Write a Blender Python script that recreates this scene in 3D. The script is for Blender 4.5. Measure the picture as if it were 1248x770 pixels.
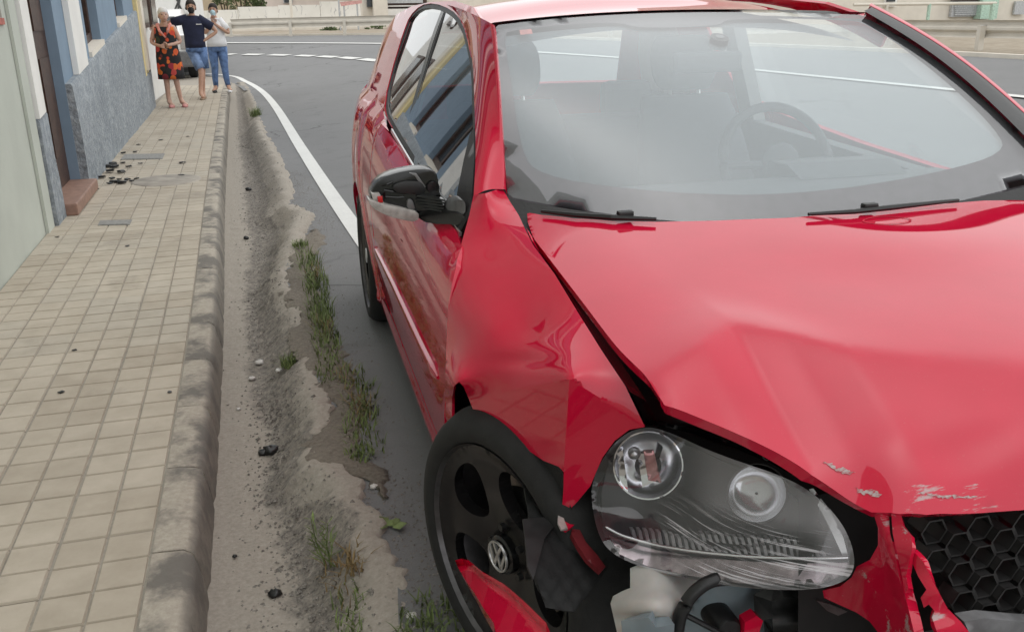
import bpy, bmesh, math, random
import numpy as np
from mathutils import Matrix, Vector
from mathutils.geometry import delaunay_2d_cdt
random.seed(7); rng = np.random.default_rng(7)
for o in list(bpy.data.objects): bpy.data.objects.remove(o)
scene = bpy.context.scene; COL = scene.collection
R = math.radians
# ---------------------------------------------------------------- camera, sky, sun, exposure
PW, PH, FOC = 1248, 770, 1101.0
YAW, PITCH, ROLL, CAMH = .240566, .326947, -.0148078, 1.40666
def cam_axes():
    cy, sy, cp, sp = math.cos(YAW), math.sin(YAW), math.cos(PITCH), math.sin(PITCH)
    w = np.array([sy*cp, cy*cp, -sp]); r = np.array([cy, -sy, 0.]); u = np.cross(r, w)
    cr, sr = math.cos(ROLL), math.sin(ROLL)
    return cr*r+sr*u, -sr*r+cr*u, w
CR, CU, CWD = cam_axes(); CO = np.array([0, 0, CAMH])
cd = bpy.data.cameras.new('camera'); cam = bpy.data.objects.new('camera', cd); COL.objects.link(cam)
cd.sensor_fit = 'HORIZONTAL'; cd.sensor_width = 36; cd.lens = FOC/PW*36; cd.clip_start = .02; cd.clip_end = 3000
M4 = Matrix.Identity(4)
for i in range(3): M4[i][0], M4[i][1], M4[i][2], M4[i][3] = CR[i], CU[i], -CWD[i], CO[i]
cam.matrix_world = M4; scene.camera = cam
SUN_EL, SUN_AZ = R(80), R(110)          # azimuth clockwise from +Y (away from the camera)
world = bpy.data.worlds.new('World'); scene.world = world; world.use_nodes = True
nt = world.node_tree; nt.nodes.clear()
wo = nt.nodes.new('ShaderNodeOutputWorld'); bg = nt.nodes.new('ShaderNodeBackground')
sky = nt.nodes.new('ShaderNodeTexSky'); sky.sky_type = 'NISHITA'; sky.sun_disc = False
sky.sun_elevation = SUN_EL; sky.sun_rotation = SUN_AZ; sky.dust_density = 4; sky.ozone_density = .6
hs = nt.nodes.new('ShaderNodeHueSaturation'); hs.inputs['Saturation'].default_value = .22
mx = nt.nodes.new('ShaderNodeMix'); mx.data_type = 'RGBA'; mx.inputs[0].default_value = .72   # a closed, even cloud layer
mx.inputs[7].default_value = (10.2, 10.4, 10.4, 1)
nt.links.new(sky.outputs[0], hs.inputs['Color']); nt.links.new(hs.outputs[0], mx.inputs[6])
nt.links.new(mx.outputs[2], bg.inputs[0]); bg.inputs[1].default_value = .108
nt.links.new(bg.outputs[0], wo.inputs[0])
sl = bpy.data.lights.new('sun', 'SUN'); sun = bpy.data.objects.new('sun', sl); COL.objects.link(sun)
sl.energy = .5; sl.angle = R(168); sl.color = (1, .96, .9)
sd = Vector((math.sin(SUN_AZ)*math.cos(SUN_EL), math.cos(SUN_AZ)*math.cos(SUN_EL), math.sin(SUN_EL)))
sun.rotation_euler = sd.to_track_quat('Z', 'Y').to_euler()
vs = scene.view_settings; vs.view_transform = 'Standard'; vs.look = 'None'; vs.gamma = 1; vs.use_curve_mapping = False
vs.exposure = 0.45
scene.cycles.max_bounces = 10; scene.cycles.transparent_max_bounces = 16

# ---------------------------------------------------------------- helpers
def pix_ray(q):
    q = np.atleast_2d(np.asarray(q, float))
    return (q[:, :1]-PW/2)/FOC*CR - (q[:, 1:2]-PH/2)/FOC*CU + CWD
def at(px, py, ax, val):                     # the point of the place seen at a photo pixel, on the plane axis = val
    d = pix_ray((px, py))[0]; t = (val-CO[ax])/d[ax]; return CO+t*d
def tag(o, label=None, cat=None, group=None, kind=None):
    if label: o['label'] = label
    if cat: o['category'] = cat
    if group: o['group'] = group
    if kind: o['kind'] = kind
    return o
def empty(name, loc=(0, 0, 0), label=None, cat=None, group=None):
    o = bpy.data.objects.new(name, None); COL.objects.link(o); o.location = loc; o.empty_display_size = .1
    return tag(o, label, cat, group)
def link(name, me, mat=None, parent=None):
    o = bpy.data.objects.new(name, me); COL.objects.link(o)
    if mat is not None and not len(me.materials): me.materials.append(mat)
    if parent is not None:
        o.parent = parent
        if parent.type == 'EMPTY': o.matrix_parent_inverse = Matrix.Translation(parent.location).inverted()
    return o
def rod_frame(d):
    d = Vector(d).normalized(); a = Vector((0, 0, 1)) if abs(d.z) < .9 else Vector((1, 0, 0))
    u = d.cross(a).normalized(); return u, d.cross(u).normalized()
class MB:
    def __init__(s): s.v = []; s.f = []
    def add(s, v, f):
        n = len(s.v); s.v += [tuple(map(float, p)) for p in v]; s.f += [tuple(i+n for i in q) for q in f]; return s
    def box(s, a, b):
        (x0, y0, z0), (x1, y1, z1) = a, b
        return s.hexa([(x0, y0, z0), (x1, y0, z0), (x1, y1, z0), (x0, y1, z0), (x0, y0, z1), (x1, y0, z1), (x1, y1, z1), (x0, y1, z1)])
    def hexa(s, v): return s.add(v, [(3, 2, 1, 0), (4, 5, 6, 7), (0, 1, 5, 4), (1, 2, 6, 5), (2, 3, 7, 6), (3, 0, 4, 7)])
    def tube(s, pts, r, n=8, cap=True):
        pts = [Vector(p) for p in pts]; rs = r if hasattr(r, '__len__') else [r]*len(pts); v = []; f = []
        for i, p in enumerate(pts):
            d = pts[min(i+1, len(pts)-1)]-pts[max(i-1, 0)]; u, w = rod_frame(d)
            for k in range(n):
                a = 2*math.pi*k/n; v.append(p+rs[i]*(math.cos(a)*u+math.sin(a)*w))
        for i in range(len(pts)-1):
            for k in range(n): f.append((i*n+k, i*n+(k+1) % n, (i+1)*n+(k+1) % n, (i+1)*n+k))
        if cap: f.append(tuple(range(n))[::-1]); f.append(tuple((len(pts)-1)*n+k for k in range(n)))
        return s.add(v, f)
    def lathe(s, prof, n=32, axis=0, c=(0, 0, 0)):          # prof: (radius, offset along the axis)
        v = []; f = []
        for r, h in prof:
            for k in range(n):
                a = 2*math.pi*k/n; p = [0, 0, 0]; p[axis] = h; p[(axis+1) % 3] = r*math.cos(a); p[(axis+2) % 3] = r*math.sin(a)
                v.append([p[i]+c[i] for i in range(3)])
        for i in range(len(prof)-1):
            for k in range(n): f.append((i*n+k, i*n+(k+1) % n, (i+1)*n+(k+1) % n, (i+1)*n+k))
        return s.add(v, f)
    def loft(s, rings, cap=True, closed=True):
        n = len(rings[0]); v = [p for r in rings for p in r]; f = []
        for i in range(len(rings)-1):
            for k in range(n if closed else n-1): f.append((i*n+k, i*n+(k+1) % n, (i+1)*n+(k+1) % n, (i+1)*n+k))
        if cap and closed: f.append(tuple(range(n))[::-1]); f.append(tuple((len(rings)-1)*n+k for k in range(n)))
        return s.add(v, f)
    def prism(s, pts, d):
        n = len(pts); d = np.asarray(d, float); v = [np.asarray(p, float) for p in pts]; v = v+[p+d for p in v]
        f = [tuple(range(n))[::-1], tuple(range(n, 2*n))]+[(i, (i+1) % n, n+(i+1) % n, n+i) for i in range(n)]
        return s.add(v, f)
    def ball(s, c, r, nu=14, nv=9):
        r = r if hasattr(r, '__len__') else (r, r, r)
        rings = [[(c[0]+r[0]*math.sin(t)*math.cos(a), c[1]+r[1]*math.sin(t)*math.sin(a), c[2]-r[2]*math.cos(t))
                  for a in [2*math.pi*k/nu for k in range(nu)]] for t in [math.pi*(.02+.96*i/(nv-1)) for i in range(nv)]]
        return s.loft(rings)
    def mesh(s, name, smooth=False, bevel=0, auto=None):
        me = bpy.data.meshes.new(name); me.from_pydata(s.v, [], s.f)
        bm = bmesh.new(); bm.from_mesh(me); bmesh.ops.recalc_face_normals(bm, faces=bm.faces)
        if bevel: bmesh.ops.bevel(bm, geom=[e for e in bm.edges if e.calc_face_angle(0) > .5], offset=bevel, segments=2, profile=.6, affect='EDGES', clamp_overlap=True)
        bm.to_mesh(me); bm.free()
        if smooth or auto is not None:
            me.polygons.foreach_set('use_smooth', [True]*len(me.polygons))
            if auto is not None: me.set_sharp_from_angle(angle=R(auto))
        return me
    def build(s, name, mat, parent=None, smooth=False, bevel=0, auto=None):
        return link(name, s.mesh(name, smooth, bevel, auto), mat, parent)
def copy_tree(o, loc=None, parent=None):
    c = o.copy(); COL.objects.link(c)
    if parent is not None: c.parent = parent
    if loc is not None: c.location = loc
    for ch in list(o.children): copy_tree(ch, None, c)
    return c
def inside(poly, p):
    p = np.atleast_2d(p); c = np.zeros(len(p), bool); n = len(poly)
    for i in range(n):
        x0, y0 = poly[i]; x1, y1 = poly[(i+1) % n]
        if y0 == y1: continue
        m = (y0 > p[:, 1]) != (y1 > p[:, 1]); c ^= m & (p[:, 0] < (x1-x0)*(p[:, 1]-y0)/(y1-y0)+x0)
    return c
def densify(poly, s, closed=True):
    poly = [np.asarray(p, float) for p in poly]; out = []
    n = len(poly)
    for i in range(n if closed else n-1):
        a, b = poly[i], poly[(i+1) % n]; k = max(1, int(np.ceil(np.linalg.norm((b-a)[:2])/s)))
        out += [a+(b-a)*j/k for j in range(k)]
    if not closed: out.append(poly[-1])
    return out
def smooth_loop(poly, it=1, closed=True):       # Chaikin corner rounding
    poly = [np.asarray(p, float) for p in poly]
    for _ in range(it):
        out = []; n = len(poly)
        for i in range(n if closed else n-1):
            a, b = poly[i], poly[(i+1) % n]; out += [.75*a+.25*b, .25*a+.75*b]
        poly = out if closed else [poly[0]]+out+[poly[-1]]
    return poly
def sheet(name, outline, sp, fn, mat, parent=None, holes=(), thick=.004, out=(0, -1, 0), lines=()):
    """A panel: fills a 2-D outline with an even net, maps it to 3-D with fn and gives it a turned-in edge."""
    sps = sp if hasattr(sp, '__len__') else (sp, sp); sc = np.array([1/sps[0], 1/sps[1]])
    ol = densify([np.asarray(p)*sc for p in outline], 1.); hs_ = [densify([np.asarray(p)*sc for p in h], 1.) for h in holes]
    pts = list(ol); edges = [(i, (i+1) % len(ol)) for i in range(len(ol))]
    for h in hs_:
        n0 = len(pts); pts += h; edges += [(n0+i, n0+(i+1) % len(h)) for i in range(len(h))]
    for ln in lines:
        l = densify([np.asarray(p)*sc for p in ln], .7, False); n0 = len(pts); pts += l; edges += [(n0+i, n0+i+1) for i in range(len(l)-1)]
    O = np.array(ol); lo, hi = O.min(0), O.max(0); g = []
    j = 0
    for y in np.arange(lo[1]+.45, hi[1], .87):
        xs = np.arange(lo[0]+.3+(j % 2)*.5, hi[0], 1.); g.append(np.stack([xs, xs*0+y], 1)); j += 1
    if g:
        g = np.concatenate(g); k = inside(O, g)
        for h in hs_: k &= ~inside(np.array(h), g)
        g = g[k]; B = np.array(pts)
        if len(g):
            keep = np.ones(len(g), bool)
            for c in range(0, len(g), 400): keep[c:c+400] = (((g[c:c+400, None]-B[None])**2).sum(-1).min(1) > .3)
            g = g[keep]
        pts = pts+list(g)
    r = delaunay_2d_cdt([Vector((float(p[0]), float(p[1]))) for p in pts], edges, [], 0, 1e-5)
    V2 = np.array([tuple(v) for v in r[0]]); F = np.array([f for f in r[2] if len(f) == 3])
    cen = V2[F].mean(1); k = inside(O, cen)
    for h in hs_: k &= ~inside(np.array(h), cen)
    F = F[k]; used = np.unique(F); mp = -np.ones(len(V2), int); mp[used] = np.arange(len(used)); F = mp[F]; V2 = V2[used]/sc
    V = np.asarray(fn(V2)); 
    N = np.cross(V[F[:, 1]]-V[F[:, 0]], V[F[:, 2]]-V[F[:, 0]])
    if N.sum(0) @ np.asarray(out, float) < 0: F = F[:, ::-1]; N = -N
    vn = np.zeros_like(V)
    for i in range(3): np.add.at(vn, F[:, i], N)
    vn /= np.linalg.norm(vn, axis=1)[:, None]+1e-12
    faces = [tuple(map(int, f)) for f in F]; verts = [tuple(p) for p in V]; nsm = len(faces)
    if thick:
        from collections import Counter
        cnt = Counter(); 
        for f in faces:
            for i in range(3): cnt[(f[i], f[(i+1) % 3])] += 1
        bd = [e for e in cnt if (e[1], e[0]) not in cnt]; idx = {}
        for a, b in bd:
            for q in (a, b):
                if q not in idx:
                    idx[q] = len(verts); verts.append(tuple(V[q])); verts.append(tuple(V[q]-vn[q]*thick))
            faces.append((idx[b], idx[a], idx[a]+1, idx[b]+1))
    me = bpy.data.meshes.new(name); me.from_pydata(verts, [], faces)
    me.polygons.foreach_set('use_smooth', [i < nsm for i in range(len(faces))])
    return link(name, me, mat, parent)
def tps(ctrl, vals, lam=0):
    ctrl = np.asarray(ctrl, float); vals = np.asarray(vals, float); n = len(ctrl); s = 100.
    def U(a, b):
        d2 = ((a[:, None]-b[None])**2).sum(-1)/s**2; return .5*d2*np.log(d2+1e-12)
    A = np.zeros((n+3, n+3)); A[:n, :n] = U(ctrl, ctrl)+lam*np.eye(n); Pm = np.c_[np.ones(n), ctrl/s]; A[:n, n:] = Pm; A[n:, :n] = Pm.T
    w = np.linalg.solve(A, np.r_[vals, 0, 0, 0])
    return lambda q: U(np.atleast_2d(np.asarray(q, float)), ctrl) @ w[:n]+np.c_[np.ones(len(np.atleast_2d(q))), np.atleast_2d(q)/s] @ w[n:]
def sstep(a, b, x):
    t = np.clip((x-a)/(b-a), 0, 1); return t*t*(3-2*t)
def crv(P, n):                                   # Catmull-Rom through points
    P = np.asarray(P, float); m = len(P); t = np.linspace(0, m-1, n); i = np.clip(t.astype(int), 0, m-2); u = (t-i)[:, None]
    p0, p1, p2, p3 = P[np.maximum(i-1, 0)], P[i], P[i+1], P[np.minimum(i+2, m-1)]
    return .5*((2*p1)+(p2-p0)*u+(2*p0-5*p1+4*p2-p3)*u*u+(3*p1-p0-3*p2+p3)*u**3)

# ---------------------------------------------------------------- materials
class Mat:
    def __init__(s, name):
        s.m = bpy.data.materials.new(name); s.m.use_nodes = True; s.t = s.m.node_tree; s.b = s.t.nodes['Principled BSDF']; s.out = s.t.nodes['Material Output']
        s.co = None
    def n(s, typ, **kw):
        x = s.t.nodes.new(typ)
        for k, v in kw.items():
            if k in x.inputs.keys(): x.inputs[k].default_value = v
            else: setattr(x, k, v)
        return x
    def l(s, a, b): s.t.links.new(a, b)
    def coord(s, scale=(1, 1, 1), rot=(0, 0, 0)):
        g = s.n('ShaderNodeNewGeometry'); mp = s.n('ShaderNodeMapping'); mp.inputs['Scale'].default_value = scale; mp.inputs['Rotation'].default_value = rot
        s.l(g.outputs['Position'], mp.inputs[0]); return mp.outputs[0]
    def noise(s, sc, det=4, rough=.55, scale=(1, 1, 1), rot=(0, 0, 0)):
        x = s.n('ShaderNodeTexNoise'); x.inputs['Scale'].default_value = sc; x.inputs['Detail'].default_value = det; x.inputs['Roughness'].default_value = rough
        s.l(s.coord(scale, rot), x.inputs['Vector']); return x.outputs[0]
    def ramp(s, fac, stops):
        r = s.n('ShaderNodeValToRGB'); e = r.color_ramp.elements
        while len(e) < len(stops): e.new(.5)
        for el, (p, c) in zip(e, stops): el.position = p; el.color = (*c, 1) if len(c) == 3 else c
        s.l(fac, r.inputs[0]); return r.outputs[0]
    def mix(s, fac, a, b, mode='MIX'):
        x = s.n('ShaderNodeMix'); x.data_type = 'RGBA'; x.blend_type = mode
        for v, i in ((fac, 0), (a, 6), (b, 7)):
            if isinstance(v, (int, float)): x.inputs[i].default_value = v
            elif isinstance(v, tuple): x.inputs[i].default_value = (*v, 1)
            else: s.l(v, x.inputs[i])
        return x.outputs[2]
    def bump(s, h, st=.3, dist=.01):
        x = s.n('ShaderNodeBump'); x.inputs['Strength'].default_value = st; x.inputs['Distance'].default_value = dist; s.l(h, x.inputs['Height']); s.l(x.outputs[0], s.b.inputs['Normal']); return x
    def fresnel(s, ior):            # the same reflection from both sides of a thin pane
        g = s.n('ShaderNodeNewGeometry'); r = s.n('ShaderNodeMapRange'); r.inputs[3].default_value = ior; r.inputs[4].default_value = 1/ior; s.l(g.outputs['Backfacing'], r.inputs[0])
        f = s.n('ShaderNodeFresnel'); s.l(r.outputs[0], f.inputs['IOR']); return f
    def set(s, **kw):
        for k, v in kw.items():
            k = {'rough': 'Roughness', 'metal': 'Metallic', 'coat': 'Coat Weight', 'coatr': 'Coat Roughness', 'spec': 'Specular IOR Level', 'color': 'Base Color', 'trans': 'Transmission Weight', 'alpha': 'Alpha', 'ior': 'IOR', 'sss': 'Subsurface Weight'}[k]
            i = s.b.inputs[k]
            if isinstance(v, tuple): i.default_value = (*v, 1)
            elif isinstance(v, (int, float)): i.default_value = v
            else: s.l(v, i)
        return s
def simple(name, c, rough=.6, metal=0, var=.25, sc=30, coat=0, bump=0, bsc=120, **kw):
    m = Mat(name); d = tuple(x*(1-var) for x in c); b = tuple(min(1, x*(1+var)) for x in c)
    m.set(color=m.ramp(m.noise(sc), [(.3, d), (.7, b)]), rough=rough, metal=metal, coat=coat, **kw)
    if bump: m.bump(m.noise(bsc, 6), bump, .004)
    return m.m
def speckled(name, c1, c2, c3, sc, bump=.5, dist=.006, rough=.85):
    m = Mat(name); a = m.noise(sc, 6, .65); b = m.noise(1.7, 5, .6)
    c = m.ramp(a, [(.3, c1), (.5, c2), (.72, c3)]); c = m.mix(.35, c, m.ramp(b, [(.3, c1), (.7, c3)]))
    m.set(color=c, rough=rough); m.bump(a, bump, dist); return m.m
def glassy(name, tint, haze, hazecol, refl=1.0, dirt_sc=3.):
    m = Mat(name); t = m.t; t.nodes.remove(m.b)
    tr = m.n('ShaderNodeBsdfTransparent'); tr.inputs[0].default_value = (*tint, 1)
    gl = m.n('ShaderNodeBsdfGlossy'); gl.inputs['Roughness'].default_value = .015; gl.inputs[0].default_value = (1, 1, 1, 1)
    df = m.n('ShaderNodeBsdfDiffuse'); df.inputs[0].default_value = (*hazecol, 1)
    fr = m.fresnel(1.52)
    mul = m.n('ShaderNodeMath'); mul.operation = 'MULTIPLY'; mul.inputs[1].default_value = 1.8*refl; mul.use_clamp = True
    m.l(fr.outputs[0], mul.inputs[0])
    s1 = m.n('ShaderNodeMixShader'); s2 = m.n('ShaderNodeMixShader')
    hz = m.n('ShaderNodeMapRange'); hz.inputs[3].default_value = haze*.75; hz.inputs[4].default_value = haze*1.25
    m.l(m.noise(dirt_sc, 5), hz.inputs[0]); m.l(hz.outputs[0], s1.inputs[0]); m.l(tr.outputs[0], s1.inputs[1]); m.l(df.outputs[0], s1.inputs[2])
    m.l(mul.outputs[0], s2.inputs[0]); m.l(s1.outputs[0], s2.inputs[1]); m.l(gl.outputs[0], s2.inputs[2]); m.l(s2.outputs[0], m.out.inputs[0])
    return m.m
def paint(name, scuff=False):
    m = Mat(name); c = m.ramp(m.noise(9, 3), [(.3, (.50, .005, .032)), (.7, (.54, .007, .038))])
    dust = m.noise(260, 3, .7); c = m.mix(m.ramp(dust, [(.62, (0, 0, 0)), (.75, (.10, .10, .10))]), c, (.45, .30, .27))
    rough = .32
    if scuff:      # scraped strokes where the bumper and bonnet lip were hit
        sc = m.noise(26, 7, .75, scale=(.16, 1.6, 1.6)); msk = m.noise(5, 3)
        f = m.n('ShaderNodeMath'); f.operation = 'MULTIPLY'; m.l(sc, f.inputs[0]); m.l(msk, f.inputs[1]); sa = m.n('ShaderNodeAttribute'); sa.attribute_name = 'scr'; f2 = m.n('ShaderNodeMath'); f2.operation = 'MULTIPLY'; m.l(f.outputs[0], f2.inputs[0]); m.l(sa.outputs['Fac'], f2.inputs[1]); f = f2
        c = m.mix(m.ramp(f.outputs[0], [(.335, (0, 0, 0)), (.37, (.8, .8, .8))]), c, (.42, .36, .36))
    m.set(color=c, rough=rough, coat=1., coatr=.03, spec=.0); m.b.inputs['Coat IOR'].default_value = 1.53
    bp = m.bump(m.noise(700, 2), .015, .002)
    return m.m
MT = {}
MT['paint'] = paint('red car paint'); MT['scuffed'] = paint('scuffed red paint', True)
MT['black'] = simple('black plastic', (.008, .008, .0085), .42, var=.3, bump=.15)
MT['gloss_black'] = simple('gloss black', (.004, .004, .0045), .16, var=.2)
MT['rubber'] = simple('tyre rubber', (.010, .010, .010), .8, var=.3, bump=.2, bsc=200)
MT['liner'] = simple('wheel arch liner', (.006, .006, .0062), .75, var=.5, sc=14, bump=.3)
MT['reflector'] = simple('lamp reflector', (.88, .88, .90), .2, metal=1, var=.03)
MT['rim'] = simple('dark alloy', (.016, .015, .016), .27, metal=.3, var=.25, sc=10)
MT['disc'] = simple('brake disc steel', (.25, .22, .2), .4, metal=.9)
MT['chrome'] = simple('chrome', (.82, .82, .83), .07, metal=1, var=.04)
MT['satin'] = simple('satin metal', (.62, .62, .62), .3, metal=.9, var=.06)
MT['lampdark'] = simple('lamp housing', (.020, .017, .019), .35, var=.2)
MT['dark'] = simple('dark engine bay', (.008, .007, .007), .8)
MT['cabin'] = simple('cabin plastic', (.05, .053, .058), .7, var=.15)
MT['fabric'] = simple('seat fabric', (.06, .065, .075), .95, var=.25, sc=90)
MT['headliner'] = simple('headliner', (.33, .33, .33), .95, var=.05)
MT['frit'] = simple('windscreen frit band', (.06, .05, .058), .35)
MT['rimlip'] = simple('rim lip highlight', (.10, .095, .10), .3, metal=.8)  # paler metal that paints in the highlight along the rim edge
MT['bottle'] = simple('washer bottle plastic', (.42, .40, .38), .45, var=.12, sc=14, sss=.25)
MT['fluid'] = simple('tank with blue fluid', (.17, .205, .225), .35, var=.25, sc=9, sss=.1)
MT['greybar'] = simple('grey bumper foam', (.15, .15, .155), .6, var=.3)
MT['clearlens'] = glassy('clear lamp lens', (.93, .93, .95), .05, (.5, .5, .55), .9)
MT['indic'] = simple('cloudy indicator lens', (.34, .32, .30), .25, var=.25, sc=60)
MT['windscreen'] = glassy('windscreen glass', (.93, .96, .97), .07, (.58, .62, .66), 1.15, 1.6)
MT['painted_glare'] = glassy('painted windscreen glare', (.94, .98, .99), .185, (.80, .93, .99), .0, 1.3)  # pale veil added to stand in for bright sky reflected in the glass
MT['sideglass'] = glassy('dark side glass', (.25, .28, .28), .02, (.2, .2, .2), .85)
MT['rearglass'] = glassy('clear rear glass', (.94, .97, .97), .02, (.5, .5, .5), .5)
MT['tail'] = simple('red lamp', (.4, .01, .01), .2)
MT['mark'] = simple('red scuff ring', (.50, .035, .06), .9, spec=.1)
MT['sticker'] = simple('faded red sticker', (.55, .16, .14), .6)
MT['stickerw'] = simple('white sticker', (.7, .7, .72), .6)
MT['white_line'] = speckled('road marking paint', (.55, .55, .53), (.66, .66, .64), (.74, .74, .71), 60, .2, .002, .7)
MT['white'] = simple('white render', (.78, .77, .74), .85, var=.05, sc=4, bump=.2)
MT['cream'] = simple('cream render', (.70, .65, .57), .9, var=.07, sc=3, bump=.2)
MT['pinkish'] = simple('pale pink render', (.62, .54, .49), .9, var=.06, sc=3)
MT['green_wall'] = simple('pale green render', (.49, .52, .465), .9, var=.09, sc=1.6, bump=.25, bsc=60)
MT['blue_wall'] = simple('blue render', (.20, .275, .36), .85, var=.07, sc=5, bump=.2, bsc=90)
MT['yellow_wall'] = simple('yellow render', (.66, .55, .29), .85, var=.06, sc=4, bump=.2)
MT['wood'] = simple('dark stained wood', (.055, .027, .018), .5, var=.45, sc=18, bump=.3)
MT['stepstone'] = simple('terracotta step tile', (.27, .16, .12), .6, var=.2, sc=20)
MT['stucco'] = speckled('rough grey stucco', (.14, .165, .19), (.27, .305, .335), (.46, .49, .52), 17, 1., .035)
MT['redframe'] = simple('red painted trim', (.42, .13, .10), .7)
MT['steel'] = simple('galvanised steel', (.60, .56, .49), .55, metal=.1, var=.08, sc=3)
MT['dustycover'] = simple('dusty iron cover', (.31, .28, .24), .85, var=.3, sc=6)
MT['greyiron'] = simple('grey cast iron cover', (.24, .235, .22), .7, var=.25, sc=40)
MT['shutter'] = simple('grey shutter', (.45, .46, .47), .6)
MT['darkglass'] = simple('dark window glass', (.03, .035, .04), .12)
MT['greenpost'] = simple('green painted post', (.42, .58, .48), .6)
MT['signpink'] = simple('faded red board', (.60, .33, .31), .7)
MT['carwhite'] = simple('white car paint', (.75, .75, .74), .3, coat=.6, var=.03)
MT['carbump'] = simple('grey bumper plastic', (.13, .13, .135), .5)
MT['debris'] = simple('broken black plastic', (.012, .012, .012), .35, var=.4)
MT['pebble'] = simple('pale stone', (.62, .60, .57), .8, var=.15)
MT['weed'] = simple('weed leaf', (.13, .17, .055), .75, var=.5, sc=25)
MT['weed_dry'] = simple('dry weed stalk', (.20, .14, .06), .8, var=.35, sc=25)
MT['leaf'] = simple('shrub leaf', (.075, .105, .035), .7, var=.5, sc=3)
MT['bark'] = simple('bark', (.12, .09, .06), .9)
MT['skin'] = simple('skin', (.46, .27, .19), .55, var=.08, sss=.08)
MT['skin_old'] = simple('pale skin', (.50, .31, .24), .55, var=.1, sss=.08)
MT['hair_white'] = simple('white hair', (.62, .61, .60), .8, var=.2, sc=200)
MT['hair_dark'] = simple('dark hair', (.02, .015, .012), .7, var=.3, sc=200)
MT['navy'] = simple('navy cotton', (.014, .018, .045), .9, var=.25, sc=12)
MT['denim'] = simple('blue denim', (.10, .17, .33), .9, var=.4, sc=14)
MT['denim_pale'] = simple('washed denim', (.17, .25, .42), .9, var=.5, sc=10)
MT['tee'] = simple('white cotton', (.74, .74, .75), .9, var=.06, sc=14)
MT['mask_blue'] = simple('pale blue mask', (.45, .62, .68), .85)
MT['mask_black'] = simple('black mask', (.015, .015, .016), .85)
MT['pinkshoe'] = simple('pink shoe', (.55, .25, .24), .7)
MT['scarf'] = simple('salmon trim', (.60, .24, .20), .85)
MT['bag'] = simple('dark grey bag', (.07, .07, .07), .7)
MT['shoe_dark'] = simple('dark shoe', (.02, .02, .02), .6)
MT['sandal'] = simple('tan sandal', (.25, .17, .11), .7)
MT['eye'] = simple('eye', (.03, .02, .015), .3)
MT['lip'] = simple('lips', (.36, .13, .11), .5)
def floral():
    m = Mat('black dress with orange flowers'); v = m.n('ShaderNodeTexVoronoi'); v.inputs['Scale'].default_value = 11.0
    m.l(m.coord((1, 1, 1)), v.inputs['Vector'])
    pet = m.ramp(v.outputs['Distance'], [(.0, (.85, .85, .85)), (.52, (1, 1, 1)), (.60, (0, 0, 0))])
    col = m.ramp(v.outputs['Color'], [(.2, (.55, .06, .03)), (.42, (.66, .17, .03)), (.52, (.40, .03, .05)), (.56, (.02, .018, .02)), (.82, (.02, .018, .02)), (.9, (.10, .16, .05))])
    c = m.mix(pet, (.012, .012, .015), col); m.set(color=c, rough=.9); return m.m
MT['floral'] = floral()
def asphalt():
    m = Mat('asphalt'); a = m.noise(120, 6, .85); b = m.noise(.5, 6, .6); p = m.noise(3.2, 5, .6)
    c = m.ramp(a, [(.3, (.135, .135, .137)), (.6, (.205, .205, .206)), (.8, (.30, .30, .295))])
    c = m.mix(.5, c, m.ramp(b, [(.3, (.18, .18, .182)), (.7, (.235, .235, .236))]))
    st = m.ramp(p, [(.30, (.5, .5, .5)), (.45, (0, 0, 0))]); c = m.mix(st, c, (.14, .14, .142))
    v = m.n('ShaderNodeTexVoronoi'); v.feature = 'DISTANCE_TO_EDGE'; v.inputs['Scale'].default_value = .55
    w = m.n('ShaderNodeVectorMath'); w.operation = 'ADD'; nz = m.n('ShaderNodeTexNoise'); nz.inputs['Scale'].default_value = 1.6; nz.inputs['Detail'].default_value = 5
    co = m.coord(); m.l(co, nz.inputs['Vector']); m.l(co, w.inputs[0]); m.l(nz.outputs['Color'], w.inputs[1]); m.l(w.outputs[0], v.inputs['Vector'])
    ck = m.mix(1., m.ramp(v.outputs['Distance'], [(.004, (.7, .7, .7)), (.012, (0, 0, 0))]), m.ramp(m.noise(.33, 2), [(.52, (0, 0, 0)), (.6, (1, 1, 1))]), 'MULTIPLY'); c = m.mix(ck, c, (.07, .07, .07))
    m.set(color=c, rough=.88); m.bump(a, .9, .006); return m.m
MT['asphalt'] = asphalt()
def tilemat():
    m = Mat('cement paving tile'); oi = m.n('ShaderNodeObjectInfo')
    a = m.ramp(oi.outputs['Random'], [(0, (.36, .308, .235)), (.4, (.425, .37, .288)), (.75, (.465, .408, .322)), (1, (.41, .37, .30))])
    b = m.noise(7, 6, .65); c = m.mix(.42, a, m.ramp(b, [(.3, (.30, .26, .205)), (.7, (.52, .465, .39))])); d2 = m.noise(.9, 5, .7); c = m.mix(m.ramp(d2, [(.45, (0, 0, 0)), (.7, (.3, .3, .3))]), c, (.30, .265, .215))
    st = m.noise(1.6, 7, .7); c = m.mix(m.ramp(st, [(.57, (0, 0, 0)), (.70, (.5, .5, .5))]), c, (.19, .165, .135))
    m.set(color=c, rough=.8); m.bump(m.noise(160, 5), .25, .002); return m.m
MT['tile'] = tilemat()
MT['joint'] = speckled('dirty joint mortar', (.22, .198, .163), (.29, .26, .215), (.34, .31, .26), 60, .4, .003)
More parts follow.
